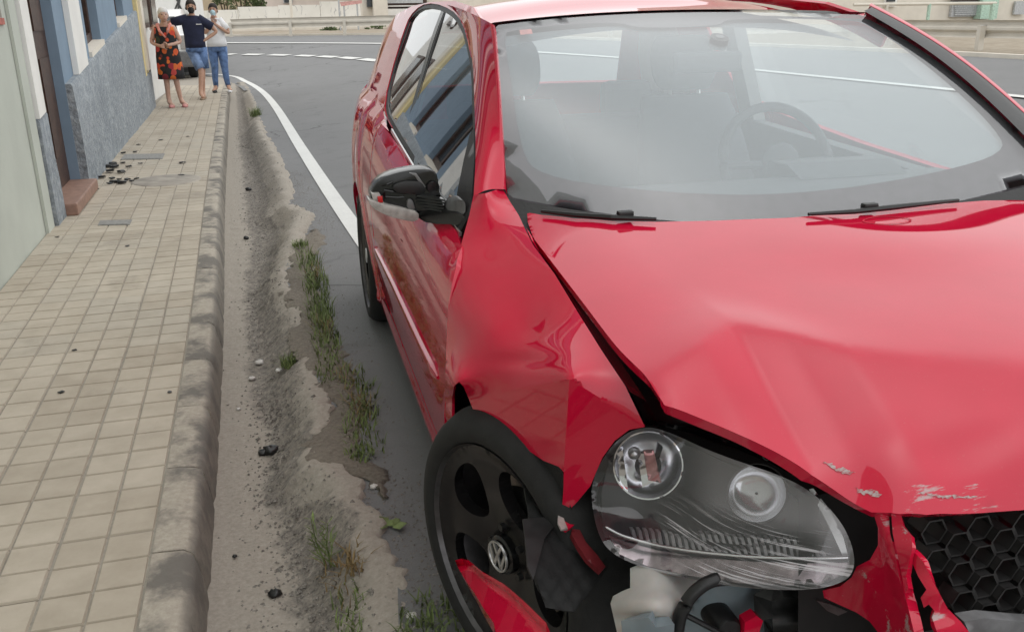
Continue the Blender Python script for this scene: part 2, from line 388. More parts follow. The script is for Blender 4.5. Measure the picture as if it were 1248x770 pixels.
def kerbmat():
    m = Mat('weathered kerb concrete'); a = m.noise(60, 6, .7); b = m.noise(4.5, 6, .65)
    c = m.ramp(a, [(.3, (.31, .275, .225)), (.6, (.41, .368, .305)), (.8, (.48, .435, .37))])
    c = m.mix(m.ramp(b, [(.46, (0, 0, 0)), (.60, (.85, .85, .85))]), c, (.115, .106, .095))
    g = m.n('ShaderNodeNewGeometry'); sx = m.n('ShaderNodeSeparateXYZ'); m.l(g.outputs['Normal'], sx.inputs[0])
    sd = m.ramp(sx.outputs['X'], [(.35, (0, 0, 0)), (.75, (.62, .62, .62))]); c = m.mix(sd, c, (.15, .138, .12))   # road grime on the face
    m.set(color=c, rough=.9); m.bump(a, .6, .006); return m.m
MT['kerb'] = kerbmat()
def guttermat():
    m = Mat('gutter concrete and dirt'); a = m.noise(70, 6, .7); b = m.noise(2.2, 7, .62); d = m.noise(38, 5, .8)
    c = m.ramp(a, [(.3, (.27, .24, .20)), (.6, (.35, .315, .27)), (.8, (.42, .385, .335))])
    dirt = m.ramp(d, [(.35, (.05, .046, .042)), (.46, (.16, .143, .125)), (.60, (.26, .23, .195)), (.70, (.40, .37, .33))])
    g = m.n('ShaderNodeAttribute'); g.attribute_name = 'dirt'
    ad = m.n('ShaderNodeMath'); ad.operation = 'ADD'; m.l(g.outputs['Fac'], ad.inputs[0]); m.l(m.noise(9, 6, .7), ad.inputs[1])
    c = m.mix(m.ramp(ad.outputs[0], [(.80, (0, 0, 0)), (1.05, (.9, .9, .9))]), c, dirt)
    m.set(color=c, rough=.92); m.bump(d, .7, .008); return m.m
MT['gutter'] = guttermat()
MT['soil'] = speckled('dusty crumbly soil', (.09, .076, .06), (.17, .145, .115), (.27, .235, .19), 70, 1., .012)
MT['ochre'] = simple('ochre render', (.45, .37, .26), .9, var=.1, sc=2)
MT['ground'] = speckled('dusty ground', (.22, .18, .13), (.30, .25, .19), (.38, .33, .26), 6, .5, .02)
def graffiti():
    m = Mat('white wall with faded scribbles'); c = m.ramp(m.noise(1.2, 4), [(.3, (.68, .66, .60)), (.7, (.80, .78, .73))])
    b = m.noise(3.5, 3, .5); w = m.n('ShaderNodeTexWave'); w.inputs['Scale'].default_value = 1.4; w.inputs['Distortion'].default_value = 14; w.inputs['Detail'].default_value = 3; m.l(m.coord(), w.inputs['Vector'])
    lines = m.ramp(w.outputs['Fac'], [(.02, (1, 1, 1)), (.09, (0, 0, 0))]); ms = m.ramp(b, [(.52, (0, 0, 0)), (.6, (.55, .55, .55))])
    f = m.mix(1., lines, ms, 'MULTIPLY'); c = m.mix(f, c, (.30, .29, .30)); m.set(color=c, rough=.9); return m.m
MT['graffiti'] = graffiti()
def scratched_lens():
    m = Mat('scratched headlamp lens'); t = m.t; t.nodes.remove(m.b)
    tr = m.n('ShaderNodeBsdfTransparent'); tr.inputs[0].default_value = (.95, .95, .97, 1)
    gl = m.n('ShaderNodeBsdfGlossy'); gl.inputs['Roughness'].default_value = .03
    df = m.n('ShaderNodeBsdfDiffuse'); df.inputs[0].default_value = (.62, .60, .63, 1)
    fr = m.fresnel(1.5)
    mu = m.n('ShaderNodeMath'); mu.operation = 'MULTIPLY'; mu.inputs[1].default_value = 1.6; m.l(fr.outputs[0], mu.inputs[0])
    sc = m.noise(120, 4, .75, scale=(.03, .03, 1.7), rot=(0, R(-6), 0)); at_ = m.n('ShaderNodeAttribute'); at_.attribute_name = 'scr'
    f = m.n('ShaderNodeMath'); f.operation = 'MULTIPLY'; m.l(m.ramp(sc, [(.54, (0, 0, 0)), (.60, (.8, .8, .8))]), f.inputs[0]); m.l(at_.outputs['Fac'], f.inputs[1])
    ad = m.n('ShaderNodeMath'); ad.operation = 'ADD'; fg = m.n('ShaderNodeAttribute'); fg.attribute_name = 'whitening'; m.l(fg.outputs['Fac'], ad.inputs[1]); m.l(f.outputs[0], ad.inputs[0])
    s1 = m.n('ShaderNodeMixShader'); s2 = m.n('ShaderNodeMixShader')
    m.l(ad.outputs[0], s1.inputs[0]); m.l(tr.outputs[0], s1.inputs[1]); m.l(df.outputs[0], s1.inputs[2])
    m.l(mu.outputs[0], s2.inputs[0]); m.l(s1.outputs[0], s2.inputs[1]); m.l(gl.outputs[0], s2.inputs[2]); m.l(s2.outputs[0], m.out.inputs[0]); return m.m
MT['lens'] = scratched_lens()
m = Mat('scraped paint and primer'); m.set(color=m.ramp(m.noise(170, 5, .7, scale=(.35, 1.5, 1.5)), [(.40, (.36, .015, .03)), (.47, (.34, .22, .22)), (.60, (.45, .40, .39)), (.68, (.14, .06, .06))]), rough=.6); MT['scrape'] = m.m
# ---------------------------------------------------------------- the street: pavement, kerb, gutter, road
KY = [-6, 0, 1.96, 3.79, 5.26, 7.92, 12, 17.6, 20.9, 24]; KXV = [-.36, -.42, -.45, -.50, -.56, -.68, -.84, -1.05, -1.14, -1.2]
_kk = crv(np.c_[KY, KXV], 400)
def kx(Y): return np.interp(Y, _kk[:, 0], _kk[:, 1])              # line where the tiles meet the kerb
def wx(Y): return kx(Y)-1.005                                      # line where the house fronts meet the tiles
PZ = .02
ROWN = 20.2
bm_ = MB(); ys = np.arange(-3, ROWN+.01, .4)
v = [(wx(y)-.4, y, PZ-.007) for y in ys]+[(kx(y)+.004, y, PZ-.007) for y in ys]; n = len(ys)
bm_.add(v, [(i, n+i, n+i+1, i+1) for i in range(n-1)])
pavement = tag(bm_.build('pavement', MT['joint']), kind='structure')
def tile_mesh(w, l, var):
    m = MB(); g = .0022; rr = random.Random(var)
    for a in (0, 1):
        for b in (0, 1):
            x0, x1 = -w/2+a*w/2+g, -w/2+(a+1)*w/2-g; y0, y1 = -l/2+b*l/2+g, -l/2+(b+1)*l/2-g; h = rr.uniform(-.0007, .0007); e = .0035
            top = [(x0+e, y0+e, h), (x1-e, y0+e, h), (x1-e, y1-e, h), (x0+e, y1-e, h)]; bot = [(x0, y0, -.007), (x1, y0, -.007), (x1, y1, -.007), (x0, y1, -.007)]
            m.add(top+bot, [(0, 1, 2, 3), (4, 5, 1, 0), (5, 6, 2, 1), (6, 7, 3, 2), (7, 4, 0, 3)])
    return m.mesh('tile')
TW, TL = .2505, .2685
tms = [tile_mesh(TW-.003, TL-.003, i) for i in range(4)]
for t in tms: t.materials.append(MT['tile'])
y = .95; row = 0
while y < ROWN-.1:
    dx = kx(y+.14)-kx(y-.14); ang = -math.atan2(dx, .28)
    for c in range(4):
        o = link('tile', tms[rng.integers(4)], None, pavement)
        o.location = (kx(y)-(c+.5)*TW, y, PZ+rng.normal(0, .0009)); o.rotation_euler = (rng.normal(0, .0018), rng.normal(0, .0018), ang)
    y += TL; row += 1
# kerb stones
kerb = tag(MB().add([(kx(q)+o, q, -.14) for q in ys for o in (.004, .10)], [(2*i, 2*i+1, 2*i+3, 2*i+2) for i in range(len(ys)-1)]).build('kerb', MT['joint']), kind='structure')
y = .3; k = 0
while y < 20.4:
    L = .50; prof = [(.004, -.15), (.004, PZ+.001), (.045, PZ+.004), (.092, PZ+.001), (.112, PZ-.012), (.120, PZ-.035), (.130, -.08), (.140, -.15)]
    rings = []; nseg = 12
    for i in range(nseg+1):
        yy = y+.003+(L-.006)*i/nseg; end = 1 if i in (0, nseg) else 0
        rings.append([(kx(yy)+px+(rng.normal(0, .0017) if 3 <= j <= 6 else 0)-end*(.006 if j >= 3 else 0), yy, pz+(rng.normal(0, .0010) if j in (2, 3, 4) else 0)-end*(.004 if 2 <= j <= 4 else 0)) for j, (px, pz) in enumerate(prof)])
    m = MB(); m.loft(rings); m.build('kerb_stone', MT['kerb'], kerb, auto=50); y += L; k += 1
# gutter: poured concrete channel, dirty in the middle, with a broken outer lip lying on the asphalt
GY = [-6, 0, 1.81, 2.08, 2.3, 2.57, 2.78, 3.0, 3.16, 3.68, 4.3, 5.18, 5.7, 6.2, 6.59, 6.8, 7.1, 7.6, 8.43, 9.6, 11.5, 13.5, 16.76, 19, 21]
GX = [.2, .2, .18, .21, .18, .13, .02, .05, .08, .04, .00, -.06, .03, .11, .15, .10, .0, .03, .01, -.06, -.22, -.30, -.46, -.60, -.75]
def gx(Y): return np.interp(Y, GY, GX)
yy = np.concatenate([np.arange(-2, 1.2, .2), np.arange(1.2, 7.5, .028), np.arange(7.5, 21, .09)]); nu = 46
def vnoise(p, s, seed=0):
    r_ = np.random.default_rng(seed); o = np.zeros(len(p)); amp = 1
    for _ in range(4):
        for k in range(5):
            d = r_.normal(size=2); d /= np.linalg.norm(d); o += amp*np.sin(p @ d*s*r_.uniform(.7, 1.4)+r_.uniform(0, 7))/2.2
        s *= 2.1; amp *= .5
    return o/2
U = np.linspace(0, 1, nu); P = []; D = []
lumpY = [(5.6, 7.0, .035), (7.3, 13, .03), (2.0, 2.75, .02), (3.0, 3.4, .02)]
for y in yy:
    x0 = kx(y)+.126; rag = .02*vnoise(np.array([[y, 0]]), 20, 3)[0]+.012*vnoise(np.array([[y, 0]]), 70, 4)[0]+.008*rng.normal(); x1 = gx(y)+rag
    x = x0+(x1-x0)*U; lump = sum(h*float(sstep(a-.05, a+.25, y)*(1-sstep(b-.1, b+.05, y))) for a, b, h in lumpY)
    z = -.125+(.128+lump*.4)*sstep(.42, .93, U)+.123*(1-sstep(.42, .93, U))*sstep(18.0, 20.0, y)+lump*np.exp(-((U-.8)/.14)**2)
    nn = vnoise(np.c_[x, x*0+y], 30, 5); z += .004*nn*(U > .1)+.010*vnoise(np.c_[x, x*0+y], 12, 6)*sstep(.35, .6, U)*(1-sstep(.9, 1, U)*.4)
    z[-2] += .004*rng.normal(); z[-1] = -.01
    dirt = np.exp(-((U-.57)/.22)**2)*.68; dirt = dirt*(.75+.25*sstep(3.0, 3.5, y))+.25*np.exp(-((U-.35)/.15)**2)*sstep(3.3, 3.9, y)-.25*sstep(5.5, 6.5, y)*(U > .6)
    for yc, uc, w_, a_ in ((2.95, .8, .16, .5), (2.35, .78, .14, .45), (3.9, .85, .5, .4)): dirt = dirt+a_*np.exp(-((y-yc)/w_)**2-((U-uc)/.12)**2)
    P.append(np.c_[x, x*0+y, z]); D.append(dirt)
P = np.array(P).reshape(-1, 3); D = np.array(D).ravel(); ny = len(yy)
me = bpy.data.meshes.new('gutter'); me.from_pydata([tuple(p) for p in P], [], [(i*nu+j, i*nu+j+1, (i+1)*nu+j+1, (i+1)*nu+j) for i in range(ny-1) for j in range(nu-1)])
me.polygons.foreach_set('use_smooth', [True]*len(me.polygons)); at_ = me.attributes.new('dirt', 'FLOAT', 'POINT'); at_.data.foreach_set('value', D)
tag(link('gutter', me, MT['gutter']), kind='structure')
GUT = (yy, U, P.reshape(ny, nu, 3))
def gut_z(X, Y):
    i = int(np.clip(np.searchsorted(yy, Y), 0, ny-1)); r_ = GUT[2][i]; return float(np.interp(X, r_[:, 0], r_[:, 2], right=.0))
# road: near lane flat, banked up to the far side of the bend
Nc = [(1.6, -30), (1.25, -6), (.86, 0), (.60, 3.5), (.375, 6.6), (.16, 10.2), (-.10, 15), (-.36, 18.3), (-.72, 21), (-1.2, 23.3), (-2.6, 25.0), (-6, 27), (-14, 30), (-40, 38)]
Dc = [(3.9, -30), (3.9, -6), (3.9, 0), (3.9, 4), (3.85, 8), (3.75, 11.5), (3.5, 15), (3.1, 18.5), (2.42, 21.5), (1.27, 24.7), (-1.0, 27.5), (-5, 30.2), (-14, 34), (-40, 43)]
Fc = [(7.3, -30), (7.3, -6), (7.25, 0), (7.2, 4), (7.0, 7.6), (6.75, 10.8), (6.4, 15), (5.5, 19), (4.5, 22.5), (3.18, 26.7), (-1.4, 30.9), (-5, 33.4), (-14, 37.6), (-40, 48)]
Ec = [(9.6, -30), (9.6, -6), (9.7, 0), (10.0, 4), (10.3, 8), (10.3, 12.5), (9.3, 18), (8.2, 22.5), (6.9, 27), (4.6, 32.3), (-1.6, 35.5), (-6, 37.5), (-15, 41), (-42, 52)]
def c3(c, z, n=150): q = crv(c, n); return np.c_[q, np.full(n, z)]
nC = 150; NN, DD, FF, EE = c3(Nc, 0), c3(Dc, .3), c3(Fc, .52), c3(Ec, .62)
LL = NN.copy(); t = sstep(18.5, 21.5, NN[:, 1]); LL[:, 0] = np.where(NN[:, 1] < 21, (gx(NN[:, 1])-.02), 0); 
tang = np.gradient(NN[:, :2], axis=0); tang /= np.linalg.norm(tang, axis=1)[:, None]; nl = np.c_[-tang[:, 1], tang[:, 0]]
off = NN[:, :2]+nl*.36; LL[:, :2] = NN[:, :2]+nl*.36*t[:, None]; 
rows = [NN]
for a, b in ((NN, DD), (DD, FF), (FF, EE)):
    for k in (.33, .67, 1): rows.append(a+(b-a)*k)
V = np.concatenate(rows); nr = len(rows)
m = MB(); m.add(V, [(r_*nC+i, (r_+1)*nC+i, (r_+1)*nC+i+1, r_*nC+i+1) for r_ in range(nr-1) for i in range(nC-1)])
iL = int(np.argmax(NN[:, 1] > 20.4)); m.add(np.concatenate([LL[iL:], NN[iL:]]), [(i, nC-iL+i, nC-iL+i+1, i+1) for i in range(nC-iL-1)])
yf = np.arange(-4, 20.6, .05); nx_ = np.interp(yf, NN[:90, 1], NN[:90, 0]); gq = gx(yf)-.025; gq = np.where(yf > 18.5, np.minimum(gq, nx_-.3), gq)
m.add([(a, y, 0) for a, y in zip(gq, yf)]+[(b-.0005, y, 0) for b, y in zip(nx_, yf)], [(i, len(yf)+i, len(yf)+i+1, i+1) for i in range(len(yf)-1)])
road = tag(m.build('road', MT['asphalt'], smooth=True), kind='structure')
def strip(c, w, s0=0., s1=1., dz=.004, sl=0.):
    c = np.asarray(c); i0, i1 = int(s0*(len(c)-1)), int(s1*(len(c)-1)); c = c[i0:i1+1]
    tg = np.gradient(c[:, :2], axis=0); tg /= np.linalg.norm(tg, axis=1)[:, None]; nn = np.c_[-tg[:, 1], tg[:, 0], tg[:, 0]*0]
    w = np.asarray(w, float).reshape(-1, 1) if hasattr(w, '__len__') else np.full((len(c), 1), w); up = np.array([[0, 0, 1.]])
    a, b = c+nn*w/2+up*(dz-sl*w/2), c-nn*w/2+up*(dz+sl*w/2); n = len(c)
    return MB().add(np.concatenate([a, b]), [(n+i, n+i+1, i+1, i) for i in range(n-1)])
strip(NN+[0, 0, .002], .12).build('edge_line', MT['white_line'], road)
strip(FF+[0, 0, .010], .13+.15*sstep(14, 26, FF[:, 1]), sl=.045).build('edge_line', MT['white_line'], road)
Dd = c3(Dc, .304, 1600); seg = np.r_[0, np.cumsum(np.linalg.norm(np.diff(Dd, axis=0), axis=1))]
for px0, px1 in ((244, 251), (276, 286), (297.7, 318.4), (329.6, 351.7), (362, 382), (389, 410), (415, 435.3), (440.5, 461.3), (462.6, 484)):
    def near(px):
        d = (Dd-CO); u = PW/2+FOC*(d @ CR)/(d @ CWD); ok = (d[:, 1] > 18); e = np.where(ok, abs(u-px), 1e9); return int(e.argmin())
    i0, i1 = sorted((near(px0), near(px1)))
    if i1-i0 < 2: i1 = i0+2
    strip(Dd[i0:i1+1]+[0, 0, .006], .30, sl=.075).build('lane_dash', MT['white_line'], road)
s = 0
i_start = int(np.argmax(Dd[:, 1] > 20.5))
for s in np.arange(0, seg[i_start]-1.5, 2.4):
    i0, i1 = np.searchsorted(seg, s), np.searchsorted(seg, s+1.0)
    if i1 < i_start and Dd[i0, 1] > -8: strip(Dd[i0:i1+1]+[0, 0, .003], .12, sl=.075).build('lane_dash', MT['white_line'], road)
# verge beyond the bend, ground to the horizon
kk = EE.copy(); o2 = EE.copy(); nrm = np.gradient(EE[:, :2], axis=0); nrm /= np.linalg.norm(nrm, axis=1)[:, None]; nrm = np.c_[nrm[:, 1], -nrm[:, 0]]
v1 = EE.copy(); v1[:, 2] += .06; v2 = v1.copy(); v2[:, :2] += nrm*.14; v3 = v2.copy(); v3[:, :2] += nrm*2.6; v3[:, 2] += .06; v4 = v3.copy(); v4[:, :2] += nrm*60; v4[:, 2] += .1
m = MB(); V = np.concatenate([EE-[0, 0, .02], v1, v2]); m.add(V, [(r_*nC+i, (r_+1)*nC+i, (r_+1)*nC+i+1, r_*nC+i+1) for r_ in range(2) for i in range(nC-1)])
tag(m.build('kerb', MT['cream']), kind='structure')
V = np.concatenate([v2-[0, 0, .012], v3, v4]); m = MB(); m.add(V, [(r_*nC+i, (r_+1)*nC+i, (r_+1)*nC+i+1, r_*nC+i+1) for r_ in range(2) for i in range(nC-1)])
tag(m.build('verge', MT['ground'], smooth=True), kind='structure')
g_ = MB().add([(-1500, -1500, -.22), (1500, -1500, -.22), (1500, 1500, -.22), (-1500, 1500, -.22)], [(0, 1, 2, 3)]); tag(g_.build('ground', MT['ground']), kind='structure')
m = MB(); q = [(kx(y)-.0, y, PZ-.004) for y in (20.2, 20.8)]; 
m.add([(-2.4, 20.2, .012), (kx(20.2)+.12, 20.2, .012), (-1.0, 20.7, .012), (-1.32, 22.6, .010), (-2.7, 24.3, .008), (-6, 26.3, .008), (-12, 28.6, .008), (-12, 20.2, .012)], [tuple(range(8))])
tag(m.build('concrete_apron', MT['gutter']), kind='structure')

# ---------------------------------------------------------------- house fronts on the left
def wall_hit(px, py=21.):
    d = pix_ray((px, py))[0]; t = np.linspace(3, 30, 4000); Q = CO+t[:, None]*d; g = Q[:, 0]-wx(Q[:, 1]); i = np.argmax(g < 0); return Q[i]
def WY(px, py=21.): return float(wall_hit(px, py)[1])
def wb(m, y0, y1, z0, z1, d0, d1):            # a block along the wall line; d: distance in front of (+) or behind (-) the front; z may slope
    f = lambda z, y: z(y) if callable(z) else z
    m.hexa([(wx(y0)+d0, y0, f(z0, y0)), (wx(y0)+d1, y0, f(z0, y0)), (wx(y1)+d1, y1, f(z0, y1)), (wx(y1)+d0, y1, f(z0, y1)),
            (wx(y0)+d0, y0, f(z1, y0)), (wx(y0)+d1, y0, f(z1, y0)), (wx(y1)+d1, y1, f(z1, y1)), (wx(y1)+d0, y1, f(z1, y1))]); return m
pl = lambda y: .93+.092*(y-8.75)
yWs0, yWs1, yD0, yD1 = WY(16.6), WY(27.2), WY(29.5), WY(65)
yP0, yP1, yw0, yw1, yv0, yv1, yYe = WY(77.5), WY(91.5), WY(101.5), WY(119), WY(141.5), WY(151.5), WY(163.5)
yYend = WY(187, 128)
TOP = 9.4
green = empty('green_house', (wx(3), 3, 0), 'pale green rendered house front nearest the camera on the left', 'house')
wb(wb(wb(wb(MB(), -3, 5.0, -.2, TOP, -5, 0), 5.0, yWs0-.34, -.2, 1.36, -5, 0), yWs0-.34, yWs0-.005, -.2, TOP, -5, 0), 5.0, yWs0-.34, 2.7, TOP, -5, 0).build('wall', MT['green_wall'], green)
wb(MB(), yWs0-.22, yWs0-.008, -.1, TOP, .002, .022).build('corner_strip', MT['green_wall'], green)
w_ = wb(MB(), 5.03, yWs0-.37, 1.40, 2.68, -.16, -.10).build('window', MT['darkglass'], green)
wb(MB(), 5.0, yWs0-.34, 1.361, 1.40, -.2, .012).build('sill', MT['redframe'], w_)
wb(MB(), 5.0, 5.06, 1.402, 2.7, -.12, -.02).build('frame', MT['wood'], w_); wb(MB(), yWs0-.40, yWs0-.34, 1.402, 2.7, -.12, -.02).build('frame', MT['wood'], w_)
for z in (3.9,):
    f = wb(MB(), 2.0, 3.1, z, z+1.4, .002, .05).build('window', MT['wood'], green); wb(MB(), 2.1, 3.0, z+.1, z+1.3, .052, .058).build('pane', MT['darkglass'], f)
blue = empty('blue_house', (wx(10), 10, 0), 'blue house front with rough grey plinth, white pilasters and dark wooden door', 'house')
m = MB()
wb(m, yWs0, yD0, lambda y: pl(y), TOP, -5, 0)
wb(m, yD0, yD1, 3.0, TOP, -5, 0); wb(m, yD0, yD1, -.2, TOP, -5, -.2)
wb(m, yD1, yw0, -.2, TOP, -5, 0)
wb(m, yw0, yw1, -.2, lambda y: pl(y)+.02, -5, 0); wb(m, yw0, yw1, 2.9, TOP, -5, 0); wb(m, yw0, yw1, 1, 3, -5, -.17)
wb(m, yw1, yv0, -.2, TOP, -5, 0); wb(m, yv0, yv1, -.2, lambda y: pl(y)+.02, -5, 0); wb(m, yv0, yv1, 2.9, TOP, -5, 0); wb(m, yv0, yv1, 1, 3, -5, -.17)
wb(m, yv1, yYe, -.2, TOP, -5, 0); m.build('wall', MT['blue_wall'], blue)
plm = MB(); 
def stuc(y0, y1, t=.045):
    n = max(2, int((y1-y0)/.12)); rings = []
    for i in range(n+1):
        y = y0+(y1-y0)*i/n; x = wx(y); j = rng.normal(0, .004); rings.append([(x-.02, y, -.1), (x+t+j, y, -.1), (x+t+rng.normal(0, .004), y, .3), (x+t+rng.normal(0, .004), y, pl(y)*.6), (x+t-.004, y, pl(y)-.02), (x+t-.018, y, pl(y)), (x-.02, y, pl(y)+.002)])
    plm.loft(rings)
stuc(yWs0+.01, yD0-.01); stuc(yD1+.005, yP1-.06, .06); stuc(yP1-.04, yYe-.01, .05)
plm.build('plinth', MT['stucco'], blue, auto=40)
wb(MB(), yWs0+.02, yWs1, lambda y: pl(y)+.003, TOP, .002, .045).build('pilaster', MT['white'], blue)
wb(MB(), yP0, yP1, lambda y: pl(y)+.003, TOP, .002, .05).build('pilaster', MT['white'], blue)
door = wb(MB(), yD0+.0, yD1-.0, .11, 2.99, -.15, -.08).build('door', MT['wood'], blue)
for a in (0, .5):
    for z in (.35, 1.3, 2.15):
        w = (yD1-yD0)/2; wb(MB(), yD0+.1+a*2*w*.97, yD0+w-.08+a*2*w*.97, z, z+.75, -.079, -.068).build('panel', MT['wood'], door)
wb(MB(), yD0+.05, yD0+.1, 1.08, 1.2, -.078, -.03).build('handle', MT['satin'], door)
yS0, yS1 = yD0-.02, yD1+.02
wb(MB(), yS0+.02, yS1-.02, .02, .11, -.12, .13).build('step', MT['stepstone'], blue, bevel=.012)
for a, b in ((yw0, yw1), (yv0, yv1)):
    f = wb(MB(), a, a+.09, lambda y: pl(y)+.05, 2.9, -.14, -.085); wb(f, b-.09, b, lambda y: pl(y)+.05, 2.9, -.14, -.085); wb(f, a+.09, b-.09, 2.8, 2.9, -.14, -.085); wb(f, a+.09, b-.09, lambda y: pl(y)+.05, lambda y: pl(y)+.13, -.14, -.085); wb(f, (a+b)/2-.04, (a+b)/2+.04, lambda y: pl(y)+.13, 2.8, -.135, -.09)
    w_ = f.build('window', MT['wood'], blue); wb(MB(), a+.09, b-.09, lambda y: pl(y)+.13, 2.8, -.125, -.115).build('pane', MT['darkglass'], w_)
    wb(MB(), a-.02, b+.02, lambda y: pl(y)-.0, lambda y: pl(y)+.05, -.17, .03).build('sill', MT['cream'], w_)
for yc in (7.3, 9.7, 12.3):
    f = wb(MB(), yc, yc+.95, 3.9, 5.5, .002, .05).build('window', MT['wood'], blue); wb(MB(), yc+.1, yc+.85, 4.0, 5.4, .052, .06).build('pane', MT['darkglass'], f)
wb(MB(), yWs0, yYe, TOP, TOP+.25, -5, .18).build('cornice', MT['white'], blue); wb(MB(), yWs0, yYe, 3.35, 3.5, .002, .06).build('string_course', MT['white'], blue)
yel = empty('yellow_house', (wx(15.2), 15.2, 0), 'narrow yellow house front beyond the blue wall, behind the old woman', 'house')
m = wb(wb(MB(), yYe+.004, yYend-.3, -.2, TOP, -5, 0), yYend-.3, yYend, -.2, TOP, -5, .0); m.build('wall', MT['yellow_wall'], yel)
wb(MB(), yYe+.03, yYe+.22, lambda y: .55, TOP, .002, .05).build('pilaster', MT['yellow_wall'], yel); wb(MB(), yYe+.01, yYend-.02, -.1, .55, .002, .04).build('plinth', MT['stucco'], yel)
wb(MB(), yYend-.42, yYend-.06, .6, TOP, .002, .045).build('pilaster', MT['cream'], yel)
x_ = wx(yYend)
wh = empty('white_house', (x_-1, 18.2, 0), 'white house wall past the yellow front with a dark wall mark', 'house')
MB().box((x_-5, yYend+.01, -.2), (x_-.12, 19.0, 9.0)).build('wall', MT['white'], wh)
for yy_ in (16.3, 17.5):
    for z_ in (1.2, 3.6, 6.2):
        f = MB().box((x_-.118, yy_, z_), (x_-.07, yy_+.8, z_+1.5)).build('window', MT['wood'], wh); MB().box((x_-.069, yy_+.08, z_+.08), (x_-.06, yy_+.72, z_+1.42)).build('pane', MT['darkglass'], f)
MB().box((x_-.118, yYend+.1, -.1), (x_-.07, yYend+.85, .62)).build('meter_box', MT['bag'], wh)
# white house facing the camera, behind the parked car
wh2 = empty('white_garage', (-4, 27, 0), 'white plain garage building behind the man, black marks near its top', 'building')
px_ = None; X1 = at(238, 20, 1, 27.5)[0]; MB().box((X1-6, 27.5, -.2), (X1, 31, 3.4)).build('wall', MT['white'], wh2)
a = at(212, 9, 1, 27.48)
for dx, dz, ln, an in ((0, .02, .5, 62), (.1, .05, .42, 75), (.2, 0, .40, 108), (.3, .06, .26, 70)):
    c, s_ = math.cos(R(an)), math.sin(R(an)); MB().tube([(a[0]+dx-.0, 27.49, a[2]+dz-.12), (a[0]+dx+ln*c, 27.49, a[2]+dz-.12+ln*s_)], .025, 6).build('wall_mark', MT['bag'], wh2)
# ---------------------------------------------------------------- covers and scraps on the pavement
def cover(corners, name, label):
    z = PZ+.005; p = [at(*c, 2, z) for c in corners]; m = MB(); m.prism(p, (0, 0, -.012)); c = np.mean(p, 0)
    t = empty(name, c, label, 'drain cover'); m.build('frame', MT['greyiron'], t)
    ins = [c+(np.array(q)-c)*.86+[0, 0, .0025] for q in p]; MB().prism(ins, (0, 0, -.002)).build('lid', MT['greyiron'], t); return t
cover([(119, 274.5), (122, 268.5), (161, 267.5), (158, 273.5)], 'drain_cover', 'small grey rectangular utility cover set in the pavement near the door step')
cover([(147, 194.5), (152, 188), (201, 187), (198, 193.5)], 'drain_cover', 'dusty brown rectangular utility cover in the pavement by the black scraps')
c = at(203, 219.5, 2, PZ+.004); m = MB(); m.lathe([(.002, .004), (.27, .004), (.29, .0), (.30, -.01)], 32, 2, c)
tag(m.build('manhole_cover', MT['dustycover'], auto=40), 'round dirty manhole cover on the pavement with a pale worn centre', 'manhole cover')
def shard(c, s, seed, mat='debris', h=.35):
    r_ = random.Random(seed); n = r_.randint(5, 7); m = MB(); a0 = r_.uniform(0, 6); pts = [(c[0]+s*r_.uniform(.6, 1.2)*math.cos(a0+k*6.283/n), c[1]+s*r_.uniform(.5, 1.1)*math.sin(a0+k*6.283/n), c[2]+r_.uniform(0, s*.25)) for k in range(n)]
    m.prism(pts, (r_.uniform(-.2, .2)*s, 0, s*h)); return m
for i, (px, py, s) in enumerate([(132, 204, .065), (141, 204.5, .06), (134, 210, .07), (148, 210.5, .06), (124, 217, .06), (138, 200.5, .05), (150, 199, .035), (158, 204, .045), (150, 187.5, .045), (164, 186, .035), (137, 218, .035), (140, 222.5, .05), (149, 223.5, .055), (155, 219.5, .035), (161, 221, .03), (166, 218.5, .03), (118, 231, .025), (169, 177, .03), (172, 200, .03), (134, 224, .03), (145, 219, .028)]):
    tag(shard(at(px, py, 2, PZ+.003), s*.8, i).build('plastic_shard', MT['debris']), {4: 'black plastic shard by itself between the pile and the door step', 16: 'small black plastic crumb lying nearest the door step', 8: 'black plastic shard at the near wall end of the brown rectangular cover', 9: 'black plastic shard on the far edge of the brown rectangular cover', 17: 'small black plastic shard beyond the brown rectangular cover, farthest from the door step', 7: 'black plastic shard standing out from the pile towards the kerb', 14: 'small black plastic shard close to the rim of the round cover', 15: 'small black plastic shard touching the near wall rim of the round cover', 18: 'small black plastic shard over the round cover on its far side'}.get(i, 'broken piece of black plastic in the pile at the foot of the blue house'), 'plastic shard', 'black plastic scraps by the blue wall')
for i, (px, py, s, lb) in enumerate([(229, 167, .03, 'black scrap on the pavement just in front of the old woman, kerb side'), (196, 171, .03, 'black scrap on the pavement in front of the old woman, wall side'), (222, 199, .05, 'flat dark scrap on the pavement near the kerb past the manhole cover'), (222, 214, .04, 'dark scrap at the far edge of the round manhole cover'), (70, 289, .02, 'tiny dark crumb on the pavement beside the pale green wall'), (155, 300, .018, 'tiny dark crumb in mid pavement past the small grey cover'), (90, 427, .014, 'small dark twig bit on the pavement left of the middle'), (75, 478, .016, 'small dark twig bit on the pavement tiles at the left'), (207, 478, .014, 'dark twig bit at the kerb joint of the tiles')]):
    tag(shard(at(px, py, 2, PZ+.002), s*.8, 40+i, h=.2).build('scrap', MT['debris']), lb, 'scrap')
